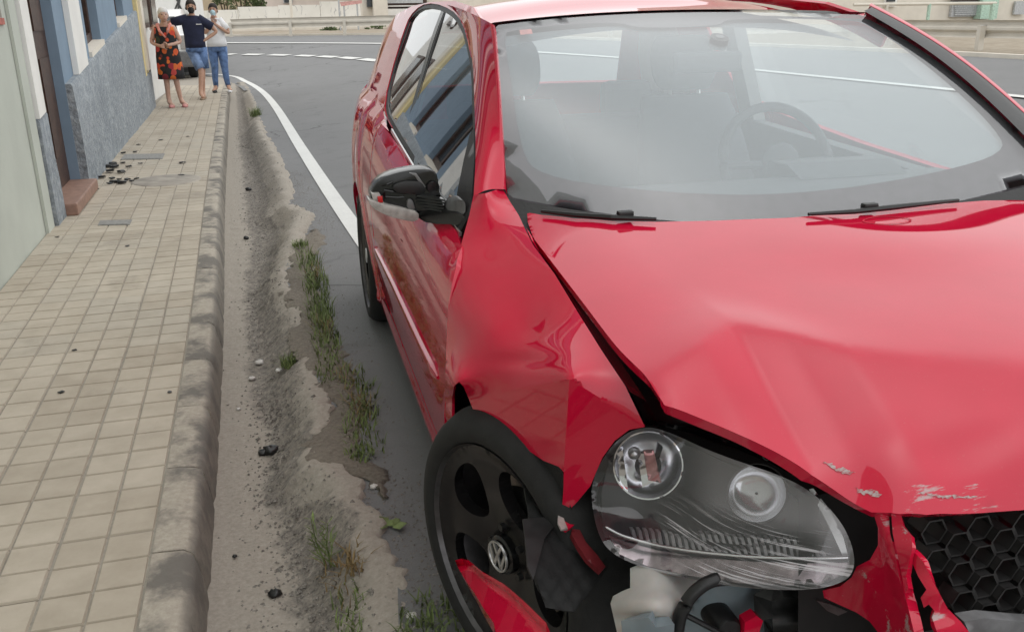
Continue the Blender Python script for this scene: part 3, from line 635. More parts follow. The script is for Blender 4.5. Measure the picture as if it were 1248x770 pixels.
for i, (px, py, s, mt, lb) in enumerate([(317, 443, .022, 'pebble', 'white stone in the gutter left of the grass tuft'), (307, 462, .016, 'pebble', 'small white stone in the gutter below the larger white stone'), (291, 499, .01, 'pebble', 'tiny white stone near the kerb in the gutter'), (340, 452, .014, 'pebble', 'white pebble just left of the grass tuft in the gutter'), (456, 594, .014, 'pebble', 'white pebble on the asphalt edge beside the front wheel'), (330, 551, .03, 'debris', 'black scrap in the gutter dirt, middle of the channel'), (321, 553, .02, 'debris', 'smaller black scrap next to another in the gutter dirt'), (335, 725, .02, 'debris', 'dark round clod on the bare gutter concrete near the bottom'), (303, 232, .03, 'debris', 'dark scrap in the far part of the gutter'), (300, 291, .022, 'debris', 'dark stone in the gutter half way along the kerb'), (502, 752, .015, 'pebble', 'white pebble at the bottom beside the weeds near the wheel'), (286, 678, .008, 'debris', 'tiny dark crumb on the smooth gutter concrete')]):
    c = at(px, py, 2, -.06); z = gut_z(c[0], c[1]); c = at(px, py, 2, z); z = gut_z(c[0], c[1]); c = at(px, py, 2, z+.003)
    m = MB(); m.ball((c[0], c[1], c[2]+s*.3), (s, s*.8, s*.55), 9, 6); me = m.mesh('stone', True)
    for q in me.vertices: q.co += Vector(rng.normal(0, s*.1, 3))
    tag(link('stone' if mt == 'pebble' else 'scrap', me, MT[mt]), lb, 'stone' if mt == 'pebble' else 'scrap')
# gravel in the channel: nobody could count it
m = MB()
for _ in range(6500):
    Y = 1.7+rng.random()**1.5*11; i = int(np.searchsorted(yy, Y)); u = np.clip(rng.normal(.55, .15), .03, .97)
    x = float(np.interp(u, U, GUT[2][i][:, 0])); z = float(np.interp(u, U, GUT[2][i][:, 2])); s = rng.uniform(.002, .0075)*(1 if rng.random() < .93 else 1.8)
    a = rng.uniform(0, 6); p = [(x+s*math.cos(a+k*2.1), Y+s*math.sin(a+k*2.1), z) for k in range(3)]; m.add(p+[(x+s*.2, Y, z+s*.8)], [(0, 1, 3), (1, 2, 3), (2, 0, 3)])
for _ in range(3800):            # crumbs lying on the asphalt edge
    Y = 1.75+rng.random()**1.3*7; x = float(gx(Y))+abs(rng.normal(0, .13))-.02; s = rng.uniform(.0015, .006); a = rng.uniform(0, 6); p = [(x+s*math.cos(a+k*2.1), Y+s*math.sin(a+k*2.1), .001) for k in range(3)]; m.add(p+[(x+s*.2, Y, s*.8)], [(0, 1, 3), (1, 2, 3), (2, 0, 3)])
tag(m.build('gravel', speckled('mixed grit', (.06, .055, .05), (.17, .15, .13), (.45, .42, .38), 150, .1)), kind='stuff')
# earth gathered along the edge of the asphalt
def soil(nm, y0, y1, xo, w, seed):
    ys_ = np.arange(y0, y1, .03); m = MB(); V = []; nw = 9
    for y in ys_:
        e = float(sstep(y0, y0+.25, y)*(1-sstep(y1-.3, y1, y))); a = .03*vnoise(np.array([[y, seed]]), 9, seed)[0]+.015*vnoise(np.array([[y, seed]]), 30, seed+1)[0]; ww = w*e*(1+.6*vnoise(np.array([[y, 1.]]), 6, seed+2)[0])+.012
        for j in range(nw):
            u = j/(nw-1)-.5; x = float(gx(y))+xo+a+u*ww; x += .012*rng.normal() if abs(u) > .3 else 0; V.append((x, y, .010*math.cos(math.pi*u)*(1+rng.normal(0, .25))+.002 if abs(u) < .49 else -.004))
    m.add(V, [(i*nw+j, i*nw+j+1, (i+1)*nw+j+1, (i+1)*nw+j) for i in range(len(ys_)-1) for j in range(nw-1)]); tag(m.build(nm, MT['soil'], smooth=True), kind='stuff')
soil('soil', 2.45, 6.2, .05, .15, 11)
# weeds
def blades(m, c, n, h, spread, lean=.7, w=.0032, yst=1.0):
    for _ in range(n):
        a = rng.uniform(0, 6.283); r0 = spread*rng.uniform(0, 1)**.7; x, y = c[0]+.55*r0*math.cos(a), c[1]+yst*r0*math.sin(a); hh = h*rng.uniform(.45, 1.1); ln = rng.uniform(.1, lean)*hh; b = rng.uniform(0, 6.283); z = c[2]
        pt = [(x+ln*(t**2)*math.cos(b), y+ln*(t**2)*math.sin(b), z+hh*t*(1-.25*t*rng.random())) for t in (0, .35, .7, 1)]
        px_, py_ = -math.sin(b)*w, math.cos(b)*w; v = []
        for (X, Y, Z), k in zip(pt, (1, .9, .6, .05)): v += [(X-px_*k, Y-py_*k, Z), (X+px_*k, Y+py_*k, Z)]
        m.add(v, [(0, 1, 3, 2), (2, 3, 5, 4), (4, 5, 7, 6)])
def gpt(px, py):
    c = at(px, py, 2, 0); 
    for _ in range(3): c = at(px, py, 2, max(gut_z(c[0], c[1]), -.13) if c[0] < gx(c[1]) else 0.)
    return c
tufts = [(355, 446, 90, .085, .05, 'small green grass tuft standing alone in the gutter dirt'), (312, 142, 120, .22, .10, 'farthest green grass tuft at the asphalt edge near the corner'),
 (378, 322, 110, .10, .09, 'grass clump at the asphalt edge level with the rear wheel top'), (386, 352, 130, .11, .09, 'grass clump at the asphalt edge opposite the rear wheel'), (391, 384, 130, .11, .08, 'grass clump at the asphalt edge just before the rear tyre foot'),
 (397, 418, 110, .08, .08, 'low grass clump at the asphalt edge below the rear tyre'), (402, 448, 90, .06, .08, 'sparse low grass at the asphalt edge right of the lone tuft'), (438, 478, 90, .06, .09, 'dark grass patch in the shade of the car sill'), (443, 520, 90, .07, .09, 'dark grass patch in the car shade beside the broken concrete'),
 (440, 556, 50, .05, .06, 'thin grass at the broken concrete lip near the front tyre'), (430, 764, 60, .06, .06, 'grass tuft at the bottom edge of the gutter lip'), (525, 764, 110, .06, .1, 'grass patch at the very bottom beside the front tyre'), (366, 300, 60, .07, .06, 'short grass at the edge of the pale concrete lump')]
for px, py, n, h, sp_, lb in tufts:
    c = gpt(px, py); m = MB(); blades(m, c, int(n*1.7), h*.72, sp_*1.5, 1.2, .0026, 2.2 if h > .05 and 370 < px < 450 else .8); tag(m.build('grass_tuft', MT['weed']), lb, 'grass tuft')
for px, py, n, h, lb in ((384, 336, 60, .07, 'straw coloured dry grass among the green clumps opposite the rear wheel'), (396, 404, 60, .06, 'straw coloured dry grass among the green clumps below the rear tyre'), (440, 500, 70, .06, 'straw coloured dry grass in the shade of the car sill'), (420, 462, 50, .05, 'short dry stalks between the lone tuft and the car'), (415, 700, 40, .05, 'dry stalks fallen over beside the tall green weed')):
    c = gpt(px, py); m = MB(); blades(m, c, n, h, .09, 1.6, .002, 1.8); tag(m.build('dry_grass', MT['weed_dry']), lb, 'dry grass')
c = gpt(398, 692); wd = empty('tall_weed', c, 'tall feathery green weed growing from the gutter dirt', 'weed')
st = MB(); lf = MB()
for k in range(3):
    top = Vector((c[0]+rng.normal(0, .02)-.005*k, c[1]+rng.normal(0, .02), c[2]+.17-.03*k)); pts = [Vector(c)+Vector((.012*k, 0, 0)), (Vector(c)+top)/2+Vector((rng.normal(0, .006), 0, 0)), top]; st.tube(pts, [.0025, .002, .001], 5)
    for t in np.linspace(.12, 1, 24):
        b = pts[0].lerp(pts[2], t); a = rng.uniform(0, 6.28); l = .045*(1.1-t*.6); tip = b+Vector((l*math.cos(a), l*math.sin(a), l*rng.uniform(.4, 1.0))); side = Vector((-math.sin(a), math.cos(a), 0))*.0028
        lf.add([b-side*.4, b.lerp(tip, .5)-side, tip, b.lerp(tip, .5)+side], [(0, 1, 2, 3)])
st.build('stem', MT['weed'], wd); lf.build('leaves', MT['weed'], wd)
c2 = gpt(428, 690); m = MB(); blades(m, c2, 60, .05, .07, 1.3, .003); tag(m.build('dry_weed', MT['weed_dry']), 'brown dried weed clump right of the tall green weed', 'dry weed')
c2 = gpt(474, 645); m = MB()
for k in range(11):
    a = rng.uniform(0, 6.28); l = rng.uniform(.02, .045); b = Vector(c2)+Vector((rng.normal(0, .025), rng.normal(0, .015), .01)); d = Vector((math.cos(a), math.sin(a), .3))*l; sd_ = Vector((-math.sin(a), math.cos(a), .05))*l*.45
    m.add([b, b+d*.5+sd_, b+d, b+d*.5-sd_], [(0, 1, 2, 3)])
tag(m.build('broadleaf_weed', MT['weed']), 'flat broad leafed green weed on the asphalt by the front tyre', 'weed')

# ---------------------------------------------------------------- beyond the bend: guard rail, walls, houses, shrubs
def rail_run(nm, pts, post_at, label, h, zb, post_h):
    t = empty(nm, pts[0], label, 'guard rail'); pts = np.asarray(pts, float); n = len(pts); tg = np.gradient(pts[:, :2], axis=0); tg /= np.linalg.norm(tg, axis=1)[:, None]; nr_ = np.c_[tg[:, 1], -tg[:, 0]]
    prof = [(0, -.5), (.05, -.36), (.05, -.22), (.0, -.07), (0, .07), (.05, .22), (.05, .36), (0, .5)]; rings = []
    for p, q in zip(pts, nr_): rings.append([(p[0]-q[0]*a, p[1]-q[1]*a, p[2]+b*h) for a, b in prof]+[(p[0]-q[0]*(a-.012), p[1]-q[1]*(a-.012), p[2]+b*h) for a, b in prof[::-1]])
    MB().loft(rings).build('beam', MT['steel'], t)
    for i in post_at:
        p = pts[i]; q = nr_[i]; x, y = p[0]+q[0]*.06, p[1]+q[1]*.06; MB().box((x-.05, y-.04, p[2]-post_h), (x+.05, y+.04, p[2]+.05)).build('post', MT['steel'], t); MB().box((p[0]-.04, p[1]-.01, p[2]-.06), (p[0]+.04, p[1]+.05, p[2]+.06)).build('bracket', MT['satin'], t)
    return t
gl_ = [at(x, y, 1, 33.5+d) for x, y, d in ((281, 30, 1.6), (320, 28.6, 1.1), (354, 28, .7), (395, 27, .2), (420, 26.5, 0), (465, 25.4, -.6), (505, 25, -1.2))]
far = [(6.3, 29.0, gl_[-1][2]), (8.6, 23.5, gl_[-1][2]-.03), (10.2, 18, gl_[-1][2]-.06)]
rail_run('guard_rail', gl_+far, (0, 2, 4, 6, 7, 8), 'long beige steel guard rail round the outside of the bend, left of the car', .33, 0, .75)
gr_ = [at(x, y, 0, 10.9) for x, y in ((1060, 33.6), (1090, 34.2), (1150, 35), (1200, 35.6), (1247, 36))]; gr_ += [gr_[-1]+np.array([.0, -3*k, .0]) for k in (1, 2, 3, 4)]
rail_run('guard_rail', gr_, (1, 3, 5, 6, 7), 'nearer steel guard rail at the right beyond the car bonnet', .27, 0, .6)
def px_block(nm, mat, parent, x0, x1, ytop, ybot, Y, dep, **kw):
    a = at((x0+x1)/2, ytop, 1, Y); b = at((x0+x1)/2, ybot, 1, Y); l = at(x0, (ytop+ybot)/2, 1, Y); r_ = at(x1, (ytop+ybot)/2, 1, Y)
    return MB().box((l[0], Y, min(a[2], b[2])), (r_[0], Y+dep, max(a[2], b[2]))).build(nm, mat, parent, **kw)
gw = empty('garden_wall', (1, 38, .6), 'white garden wall with faded scribbles behind the left guard rail', 'wall')
for x0, x1, yt in ((255, 291, 12.5), (291.3, 340, 8.5), (340.3, 391, 6.5), (391.3, 440, 2), (150, 254.7, 14)): px_block('wall_section', MT['graffiti'], gw, x0, x1, yt, 44, 39, .25)
px_block('base_wall', MT['cream'], gw, 255, 470, 34, 46, 38.6, .3)
hp = empty('pale_house', (2, 46, 0), 'pale pinkish house behind the white garden wall', 'house')
px_block('wall', MT['pinkish'], hp, 308, 432, -60, 16, 46, 6); f = px_block('window', MT['shutter'], hp, 345, 356, -12, 4.5, 45.9, .12); px_block('pane', MT['darkglass'], f, 346, 355, -11, 3.5, 45.85, .04)
pp = empty('street_pole', at(356.5, 34, 1, 37.5), 'thin pale pole in front of the white garden wall', 'pole'); a = at(356.5, 30, 1, 37.5)
MB().tube([(a[0], 37.5, .6), (a[0], 37.5, 6)], .05, 8).build('shaft', MT['cream'], pp)
a = at(414, 24, 1, 36.5); pp = empty('sign_board', (a[0], 36.5, .6), 'faded red board on thin metal legs behind the guard rail', 'sign')
for x in (414, 420, 436): p = at(x, 20, 1, 36.5); MB().tube([(p[0], 36.5, .6), (p[0], 36.5, at(x, -6 if x == 414 else 4, 1, 36.5)[2])], .035, 6).build('leg', MT['shutter'], pp)
q = [at(x, y, 1, 36.45) for x, y in ((414, 3), (441, .5), (441, 4.5), (416, 8))]; MB().prism(q, (0, .05, 0)).build('board', MT['signpink'], pp)
h3 = empty('cream_house', (5, 39, 0), 'cream house with dark openings above the left guard rail beside the car roof', 'house')
px_block('wall', MT['cream'], h3, 440, 640, -80, 44, 40.5, 8)
px_block('pillar', MT['cream'], h3, 454, 471, -80, 40, 39.7, .79); px_block('dark_opening', MT['darkglass'], h3, 447, 453, -10, 9, 40.2, .29)
w_ = px_block('window', MT['wood'], h3, 472, 520, -15, 10, 40.3, .19); px_block('sill', MT['white'], w_, 472, 520, 7, 8.3, 40.1, .19); px_block('shutter_panel', MT['shutter'], w_, 472, 515, -15, 4.2, 40.22, .07)
px_block('low_wall', MT['white'], h3, 472, 520, 11, 21, 40.0, .4); px_block('cellar_opening', MT['darkglass'], h3, 470, 485, 31.5, 39, 40.1, .3)
def bush(nm, c, r_, n, lb, cat='shrub', s=.06, trunk=0):
    t = empty(nm, (c[0], c[1], c[2]-r_[2]), lb, cat); m = MB(); cl = [(Vector(rng.normal(0, .42, 3)), rng.uniform(.25, .5)) for _ in range(14)]
    for _ in range(n):
        k, kr = cl[rng.integers(14)]; d = Vector(rng.normal(0, 1, 3)).normalized()*kr*rng.uniform(.5, 1.05); q = k+d; p = Vector((c[0]+q.x*r_[0], c[1]+q.y*r_[1], c[2]+q.z*r_[2])); u = Vector(rng.normal(0, 1, 3)).normalized(); w = u.cross(Vector(rng.normal(0, 1, 3))).normalized(); z = s*rng.uniform(.6, 1.4)
        m.add([p-u*z, p+w*z*.5, p+u*z, p-w*z*.5], [(0, 1, 2, 3)])
    m.build('foliage', MT['leaf'], t); st = MB(); 
    for k in range(3): st.tube([(c[0]+.05*k, c[1], c[2]-r_[2]-trunk), (c[0]+(k-1)*.3*r_[0], c[1], c[2])], [.06, .02], 6)
    st.build('stem', MT['bark'], t); return t
a = at(292, -4, 1, 41); bush('shrub', a, (.75, .7, .9), 1500, 'green leafy shrub over the white wall, left of the pale house')
a = at(272, 0, 1, 42); bush('shrub', a, (.5, .6, .8), 700, 'yellowish thin shrub over the white wall next to the young woman')
a = at(316, 3.5, 1, 40.5); bush('dry_bush', a, (.35, .3, .18), 300, 'small brownish bush on top of the white wall', 'bush')
a = at(462, 36, 1, 37.5); bush('shrub', a, (.45, .3, .3), 500, 'low dry bush under the guard rail beside the cream pillar')
a = at(404, 38, 1, 36.9); bush('shrub', a, (.45, .3, .13), 250, 'small weedy bush under the left guard rail')
oc = empty('ochre_house', (-3, 56, .5), 'ochre house far behind the shrubs on the left', 'house'); px_block('wall', MT['ochre'], oc, 120, 320, -90, 24, 56, 8)
# right side
Yr = 20.
h4 = empty('long_cream_house', at(1150, 30, 1, Yr+1), 'cream house with shutter and green post behind the right guard rail', 'house')
px_block('wall', MT['cream'], h4, 900, 1420, -260, 68, Yr+1.2, 6); 
f = px_block('window', MT['white'], h4, 1080, 1094, -16, 8.4, Yr+1.1, .09); px_block('pane', MT['darkglass'], f, 1082, 1092, -15, 2.5, Yr+1.06, .03)
f = px_block('shutter', MT['shutter'], h4, 1163, 1212, -40, 20.5, Yr+1.1, .09)
for k in range(7): px_block('slat', MT['shutter'], f, 1164, 1211, 2+k*2.5, 3.6+k*2.5, Yr+1.06, .035)
px_block('lintel', MT['wood'], h4, 1163, 1212, -40, 1.0, Yr+1.0, .05)
px_block('green_post', MT['greenpost'], h4, 1215, 1236, -260, 23, Yr+.9, .25); f = px_block('window', MT['shutter'], h4, 1237, 1250, 2, 18, Yr+1.1, .06)
px_block('low_wall', MT['cream'], h4, 1060, 1420, 24, 74, Yr+.2, .2); px_block('dark_opening', MT['darkglass'], h4, 1158, 1196, 44, 55, Yr+.15, .04); px_block('white_panel', MT['white'], h4, 1130, 1158, 43, 60, Yr+.12, .05)
tr = empty('metal_railing', at(1100, 20, 1, Yr-.6), 'grey tubular railing in front of the cream house at the right', 'railing')
a, b = at(1040, 6.2, 1, Yr-.6), at(1214, 4.2, 1, Yr-.6); MB().tube([a, b], .035, 8).build('top_rail', MT['steel'], tr)
for x in (1081, 1133, 1211): p = at(x, 5, 1, Yr-.6); q = at(x, 30, 1, Yr-.6); MB().tube([(p[0], p[1], p[2]), (p[0], p[1], q[2])], .04 if x != 1211 else .06, 8).build('post', MT['greenpost'] if x != 1081 else MT['steel'], tr)
a = at(1190, 62, 1, Yr-1.5); bush('dry_bush', a, (.35, .25, .16), 350, 'dry brown plants under the right guard rail', 'bush', .035)
a = at(1205, 52, 1, Yr-.6); bush('shrub', a, (.16, .15, .3), 250, 'small green plant between rail posts at the right', 'plant', .035)
a = at(1238, 58, 1, Yr-.6); bush('shrub', a, (.18, .15, .35), 250, 'yellowish plant at the right edge under the guard rail', 'plant', .035)
# ---------------------------------------------------------------- the damaged red hatchback
XC, Y0 = 1.187, .7215                        # the car's centre line and its nose plane; cx runs to the tail, cy to the near side
def CW(cx, cy, cz): return np.stack([XC-np.asarray(cy, float), Y0+np.asarray(cx, float), np.asarray(cz, float)+0*np.asarray(cx, float)], -1)
CW1 = lambda a, b, c: tuple(CW(a, b, c))
def zbelt(cx): return np.interp(cx, [1.2, 1.36, 1.7, 2.1, 2.49, 2.88, 3.3, 4.0], [.905, .908, .922, .945, .978, 1.010, 1.030, 1.05])
def cyL(cx, z):
    c = np.interp(z, [.10, .16, .20, .24, .30, .45, .55, .66], [.79, .81, .832, .845, .853, .872, .880, .882])
    c = c-.115*np.clip((.95-cx)/.6, 0, 2)**2-.06*(np.clip(cx-3.62, 0, 1)/.5)**2
    for a in (.85, 3.45):
        r_ = np.hypot(cx-a, z-.32); c = c+.013*np.exp(-((r_-.36)/.035)**2)
    return c
def S(cx, z):                                # half width of the body: doors, quarter panel, roof pillars
    zb = zbelt(cx); low = cyL(cx, np.minimum(z, .66)); t = np.clip((z-.66)/(zb-.66), 0, 1)
    cb = .805-.06*(np.clip(cx-3.5, 0, 1)/.6)**2; sh = cb+(low-cb)*np.sqrt(np.maximum(1-t**2.4, 0)); up = cb-(z-zb)*.415-.25*np.maximum(z-1.30, 0)**1.5
    return np.where(z < zb, np.where(z < .66, cyL(cx, z), sh), up)
FZ = ([.2, .45, .6, .8, 1.0, 1.2, 1.35, 1.6], [.60, .675, .725, .815, .885, .935, .955, .97])
FT = ([.2, .45, .6, .8, 1.0, 1.2, 1.35], [.50, .58, .635, .665, .685, .695, .70])
def SF(cx, z):                               # front wing rolling over to the bonnet gap
    zt = np.interp(cx, *FZ); ct = np.interp(cx, *FT); zm = zt-.24; lo = cyL(cx, np.minimum(z, zm)); t = np.clip((z-zm)/(zt-zm), 0, 1)
    return np.where(z > zt, -9, ct+(lo-ct)*np.sqrt(np.maximum(1-t**2.3, 0)))
def march(q, g, t0=.7, t1=9, n=900):
    d = pix_ray(q); ts = np.linspace(t0, t1, n); Q = CO+ts[None, :, None]*d[:, None]; G = g(Q[..., 1]-Y0, XC-Q[..., 0], Q[..., 2]); neg = G < 0
    i = np.argmax(neg, 1); ok = neg.any(1); i = np.where(ok, np.maximum(i, 1), n-1); a, b = ts[i-1].copy(), ts[i].copy()
    for _ in range(26):
        m_ = .5*(a+b); X = CO+m_[:, None]*d; s_ = g(X[:, 1]-Y0, XC-X[:, 0], X[:, 2]) < 0; b = np.where(s_, m_, b); a = np.where(s_, a, m_)
    X = CO+b[:, None]*d; return X
def to_px(X): d = np.atleast_2d(X)-CO; z = d @ CWD; return np.c_[PW/2+FOC*(d @ CR)/z, PH/2-FOC*(d @ CU)/z]
def toc(X): X = np.atleast_2d(X); return np.c_[X[:, 1]-Y0, XC-X[:, 0], X[:, 2]]
gS = lambda a, b, c: b-S(a, c)
car = empty('damaged_car', (XC, Y0+2, 0), 'red three door hatchback with crumpled front wing, popped bonnet and smashed corner', 'car')
def side_pts(px): return [tuple(p) for p in toc(march(px, gS))[:, [0, 2]]]
fS = lambda V: CW(V[:, 0], S(V[:, 0], V[:, 1]), V[:, 1])
fSf = lambda V: CW(V[:, 0], -S(V[:, 0], V[:, 1]), V[:, 1])
def offs(f, d): return lambda V: f(V)+np.array([d, 0, 0])
# outlines in (cx, z)
dlo_px = [(576, 234), (578.5, 195), (578, 156), (577, 125), (576, 93), (574, 70), (570, 51), (566, 36), (560, 23), (553, 15), (545, 10), (535, 6), (525, 4.5), (516, 6), (509, 10), (502, 17), (497, 25), (489, 47), (479, 80), (471, 112), (469, 130), (471, 144), (478, 157), (486, 171), (506, 204.5), (533, 245), (562, 282), (570, 268)]
dlo = side_pts(dlo_px); dloA = np.array(dlo)
def arch(c, r, a0, a1, n=24): return [(c[0]+r*math.cos(t), c[1]+r*math.sin(t)) for t in np.linspace(R(a0), R(a1), n)]
seam = side_pts([(563, 300), (556, 324), (550.5, 348), (547.5, 372), (545.5, 424), (543.5, 470)])
xr = 2.76                                                     # rear edge of the door
seam_low = [(seam[-1][0]+.01, .44), (seam[-1][0]+.03, .30)]
zd = .285
door_ol = [(seam[0][0]+.015, zbelt(seam[0][0])-.004)]+seam+seam_low+[(seam_low[-1][0], zd), (xr, zd+.03), (xr+.06, .5), (xr+.09, .7), (xr+.05, zbelt(xr)-.003)]+[p for p in side_pts([(482, 173), (500, 204.5), (527, 245.5), (545, 268), (557.5, 285)]) if p[0] < xr+.03]
door = sheet('door', door_ol, (.03, .028), fS, MT['paint'], car, out=(-1, 0, 0), thick=.014)
qarch = arch((3.45, .32), .345, 197, -13)
q_ol = [(xr+.012, zd+.02)]+[(3.09, .22)]+qarch+[(3.84, .25), (3.96, .3), (4.08, .5), (4.10, .7), (4.07, .9), (3.99, 1.02), (3.86, 1.22), (3.74, 1.335), (3.55, 1.392), (3.2, 1.418), (2.8, 1.425), (xr, 1.425)]
dtop = [p for p in dlo if p[1] > 1.0 and p[0] >= xr]
# the roof side and the quarter panel are one pressing: cut the window out of it
A_low = [(seam[0][0]+.02, zbelt(seam[0][0])+.0)]
rail_ol = [(xr+.012, zd+.02), (3.09, .205)]+qarch+[(3.84, .25), (3.97, .3), (4.08, .5), (4.10, .7), (4.07, .9), (3.99, 1.02), (3.86, 1.22), (3.74, 1.335), (3.55, 1.392), (3.2, 1.425), (2.8, 1.437), (2.4, 1.435), (2.1, 1.415), (1.9, 1.375), (1.80, 1.335)]
dl_top = sorted([p for p in dlo], key=lambda p: p[0])
hull_in = [p for p in dlo[5:23]]                               # window edge from the front pillar over the top to the rear lower corner
rail_ol += [(p[0]+.0, p[1]+.0) for p in hull_in]
i_b = hull_in[-1]
rail_ol += side_pts([(466.5, 131), (468, 146), (474, 160)])+[(xr+.062, zbelt(xr)-.003), (xr+.10, .7), (xr+.072, .5)]
quarter = sheet('quarter_panel', rail_ol, (.032, .03), fS, MT['paint'], car, out=(-1, 0, 0), thick=.012)
# sill with a raised lip
sill_ol = [(seam_low[-1][0]-.02, .145)]+[(x, .150+.012*(x-1.2)) for x in np.linspace(1.4, 3.0, 9)]+[(3.105, .165), (3.085, .225), (3.075, .27)]+[(x, zd-.006+.02*(x-1.3)/1.5) for x in np.linspace(3.0, seam_low[-1][0]-.02, 12)]
fSill = lambda V: CW(V[:, 0], S(V[:, 0], V[:, 1])+.014*np.exp(-((V[:, 1]-.21)/.03)**2), V[:, 1])
sheet('sill', sill_ol, (.03, .018), fSill, MT['paint'], car, out=(-1, 0, 0), thick=.02)
# side moulding
mp = np.array(side_pts([(457, 301), (480, 347), (500, 390), (516, 424), (534, 460)])); mx_ = np.linspace(mp[-1, 0], mp[0, 0], 30); mz = np.interp(mx_, mp[::-1, 0], mp[::-1, 1])
rings = []
for i, (x, z) in enumerate(zip(mx_, mz)):
    k = .3 if i in (0, 29) else 1; c = float(S(x, z)); rings.append([CW1(x, c-.002, z-.017*k), CW1(x, c+.009*k, z-.015*k), CW1(x, c+.0115*k, z), CW1(x, c+.010*k, z+.013*k), CW1(x, c-.002, z+.016*k)])
MB().loft(rings).build('side_moulding', MT['paint'], door, auto=50)
# window glass, seal and chrome
sheet('side_window', [(p[0], p[1]) for p in dlo], (.05, .04), lambda V: CW(V[:, 0], .792-.41*(V[:, 1]-.91-.066*(V[:, 0]-1.36))-.07*np.maximum(V[:, 1]-1.0, 0)**2+.004-.006*((V[:, 0]-2.4)/1.0)**2, V[:, 1]), MT['sideglass'], car, out=(-1, 0, 0), thick=0)
cen = dloA.mean(0)
def ring_strip(name, loop, w, mat, d0, parent, closed=True, th=.006):
    L = np.array(densify(loop, .03, closed)); n = len(L); tg = (np.roll(L, -1, 0)-np.roll(L, 1, 0)) if closed else np.gradient(L, axis=0); tg /= np.linalg.norm(tg, axis=1)[:, None]; nn = np.c_[-tg[:, 1], tg[:, 0]]
    if ((cen-L)*nn).sum() < 0: nn = -nn
    def P3(q, d): c = S(q[:, 0], np.maximum(q[:, 1], zbelt(q[:, 0])+.001)); return CW(q[:, 0], c+d, q[:, 1])
    a, b = L, L+nn*w; rr = [P3(a, d0-th), P3(a, d0), P3(b, d0), P3(b, d0-th)]; rings = [[rr[k][i] for k in range(4)] for i in range(n)]
    if closed: rings.append(rings[0])
    return MB().loft(rings, cap=not closed).build(name, mat, parent, auto=40)
ring_strip('window_seal', dlo, .016, MT['black'], -.004, car)
ring_strip('chrome_strip', [p for p in dlo[22:27]], -.012, MT['satin'], .004, car, False)
bp = side_pts([(537, 10), (520, 58), (505, 110), (488, 171)]); bp2 = [(p[0]+.0, p[1]) for p in bp]
ring_strip('door_pillar', bp2, .05, MT['gloss_black'], -.006, car, False, .01)
ring_strip('door_pillar_trim', [(p[0]-.065, p[1]) for p in bp2], .012, MT['black'], -.006, car, False, .01)
tri = side_pts([(576, 234), (578.5, 195), (578, 156), (573, 165), (566, 195), (558, 235), (556, 268), (562, 282), (570, 268)])
sheet('mirror_triangle', tri, (.03, .03), lambda V: CW(V[:, 0], S(V[:, 0], np.maximum(V[:, 1], zbelt(V[:, 0])+.001))+.002, V[:, 1]), MT['black'], car, out=(-1, 0, 0), thick=.01)

# ---- windscreen, roof and pillars
def roofz(cx, cy): return 1.452-.15*np.clip(2.6-cx, 0, 2)**2-.10*np.clip(cx-2.7, 0, 2)**2-.055*(np.abs(cy)/.58)**2.4
gW = lambda a, b, c: np.where(True, (1.93-.21*(b/.6)**2)-a, 0)*-1.0
def curve_hit(px, cxf):                    # points seen at px that lie on the curved wall cx = cxf(cy)
    d = pix_ray(px); ts = np.linspace(1, 5, 2500); Q = CO+ts[None, :, None]*d[:, None]; G = (Q[..., 1]-Y0)-cxf(XC-Q[..., 0]); i = np.argmax(G > 0, 1); return toc(np.array([Q[k, j] for k, j in enumerate(i)]))
wt = curve_hit([(602, 31), (640, 27), (694, 22.5), (788, 16.5), (882, 12.5), (1000, 11.5), (1062, 12.8)], lambda b: 1.90-.20*(b/.6)**2)
wbm = curve_hit([(608, 215), (616, 240), (641, 258), (700, 266), (745, 269), (800, 270), (870, 268.5), (960, 265), (1050, 259), (1130, 250), (1200, 243), (1243, 235.5)], lambda b: 1.14+np.where(b > 0, .20*(b/.68)**2, .02*(b/.73)**2))
WCY = .70
def fitc(P, col): return np.polynomial.polynomial.polyfit(P[:, 1]**2, P[:, col], 1)
ztc, zbc = fitc(wt, 2), fitc(wbm, 2)
ctop = lambda b: 1.90-.20*(b/.6)**2; cbot = lambda b: 1.14+np.where(b > 0, .20*(b/.68)**2, .02*(b/.73)**2)
zt_ = lambda b: ztc[0]+ztc[1]*b*b; zb_ = lambda b: zbc[0]+zbc[1]*b*b
TWH, BWH = float(wt[0, 1]), float(wbm[1, 1])+.0
bT = lambda u: .0575+.5775*u
bB = lambda u: (BWH-.73)/2+(BWH+.73)/2*u
def ws(u, v, off=0.):                        # u across -1..1, v 0 bottom .. 1 top
    b0, b1 = bB(u), bT(u); a = cbot(b0)+(ctop(b1)-cbot(b0))*v; z = zb_(b0)+(zt_(b1)-zb_(b0))*v+.045*np.sin(np.pi*v)*(1-.2*u*u); b = b0+(b1-b0)*v
    return CW(a-off*.55, b, z+off*.8)
sq = lambda x0, x1, y0, y1, r_=.05: smooth_loop([(x0, y0+r_), (x0+r_, y0), (x1-r_, y0), (x1, y0+r_), (x1, y1-r_), (x1-r_, y1), (x0+r_, y1), (x0, y1-r_)], 1)
wsf = lambda off: (lambda V: ws(V[:, 0], V[:, 1], off))
sheet('glare_veil', sq(-.965, .965, .03, .955, .03), (.06, .05), wsf(-.026), MT['painted_glare'], car, out=(0, -1, 1), thick=0)  # added sheet behind the glass, carries the painted sky glare
sheet('windscreen', sq(-1., 1., .0, .99, .03), (.05, .05), wsf(0), MT['windscreen'], car, out=(0, -1, 1), thick=0)
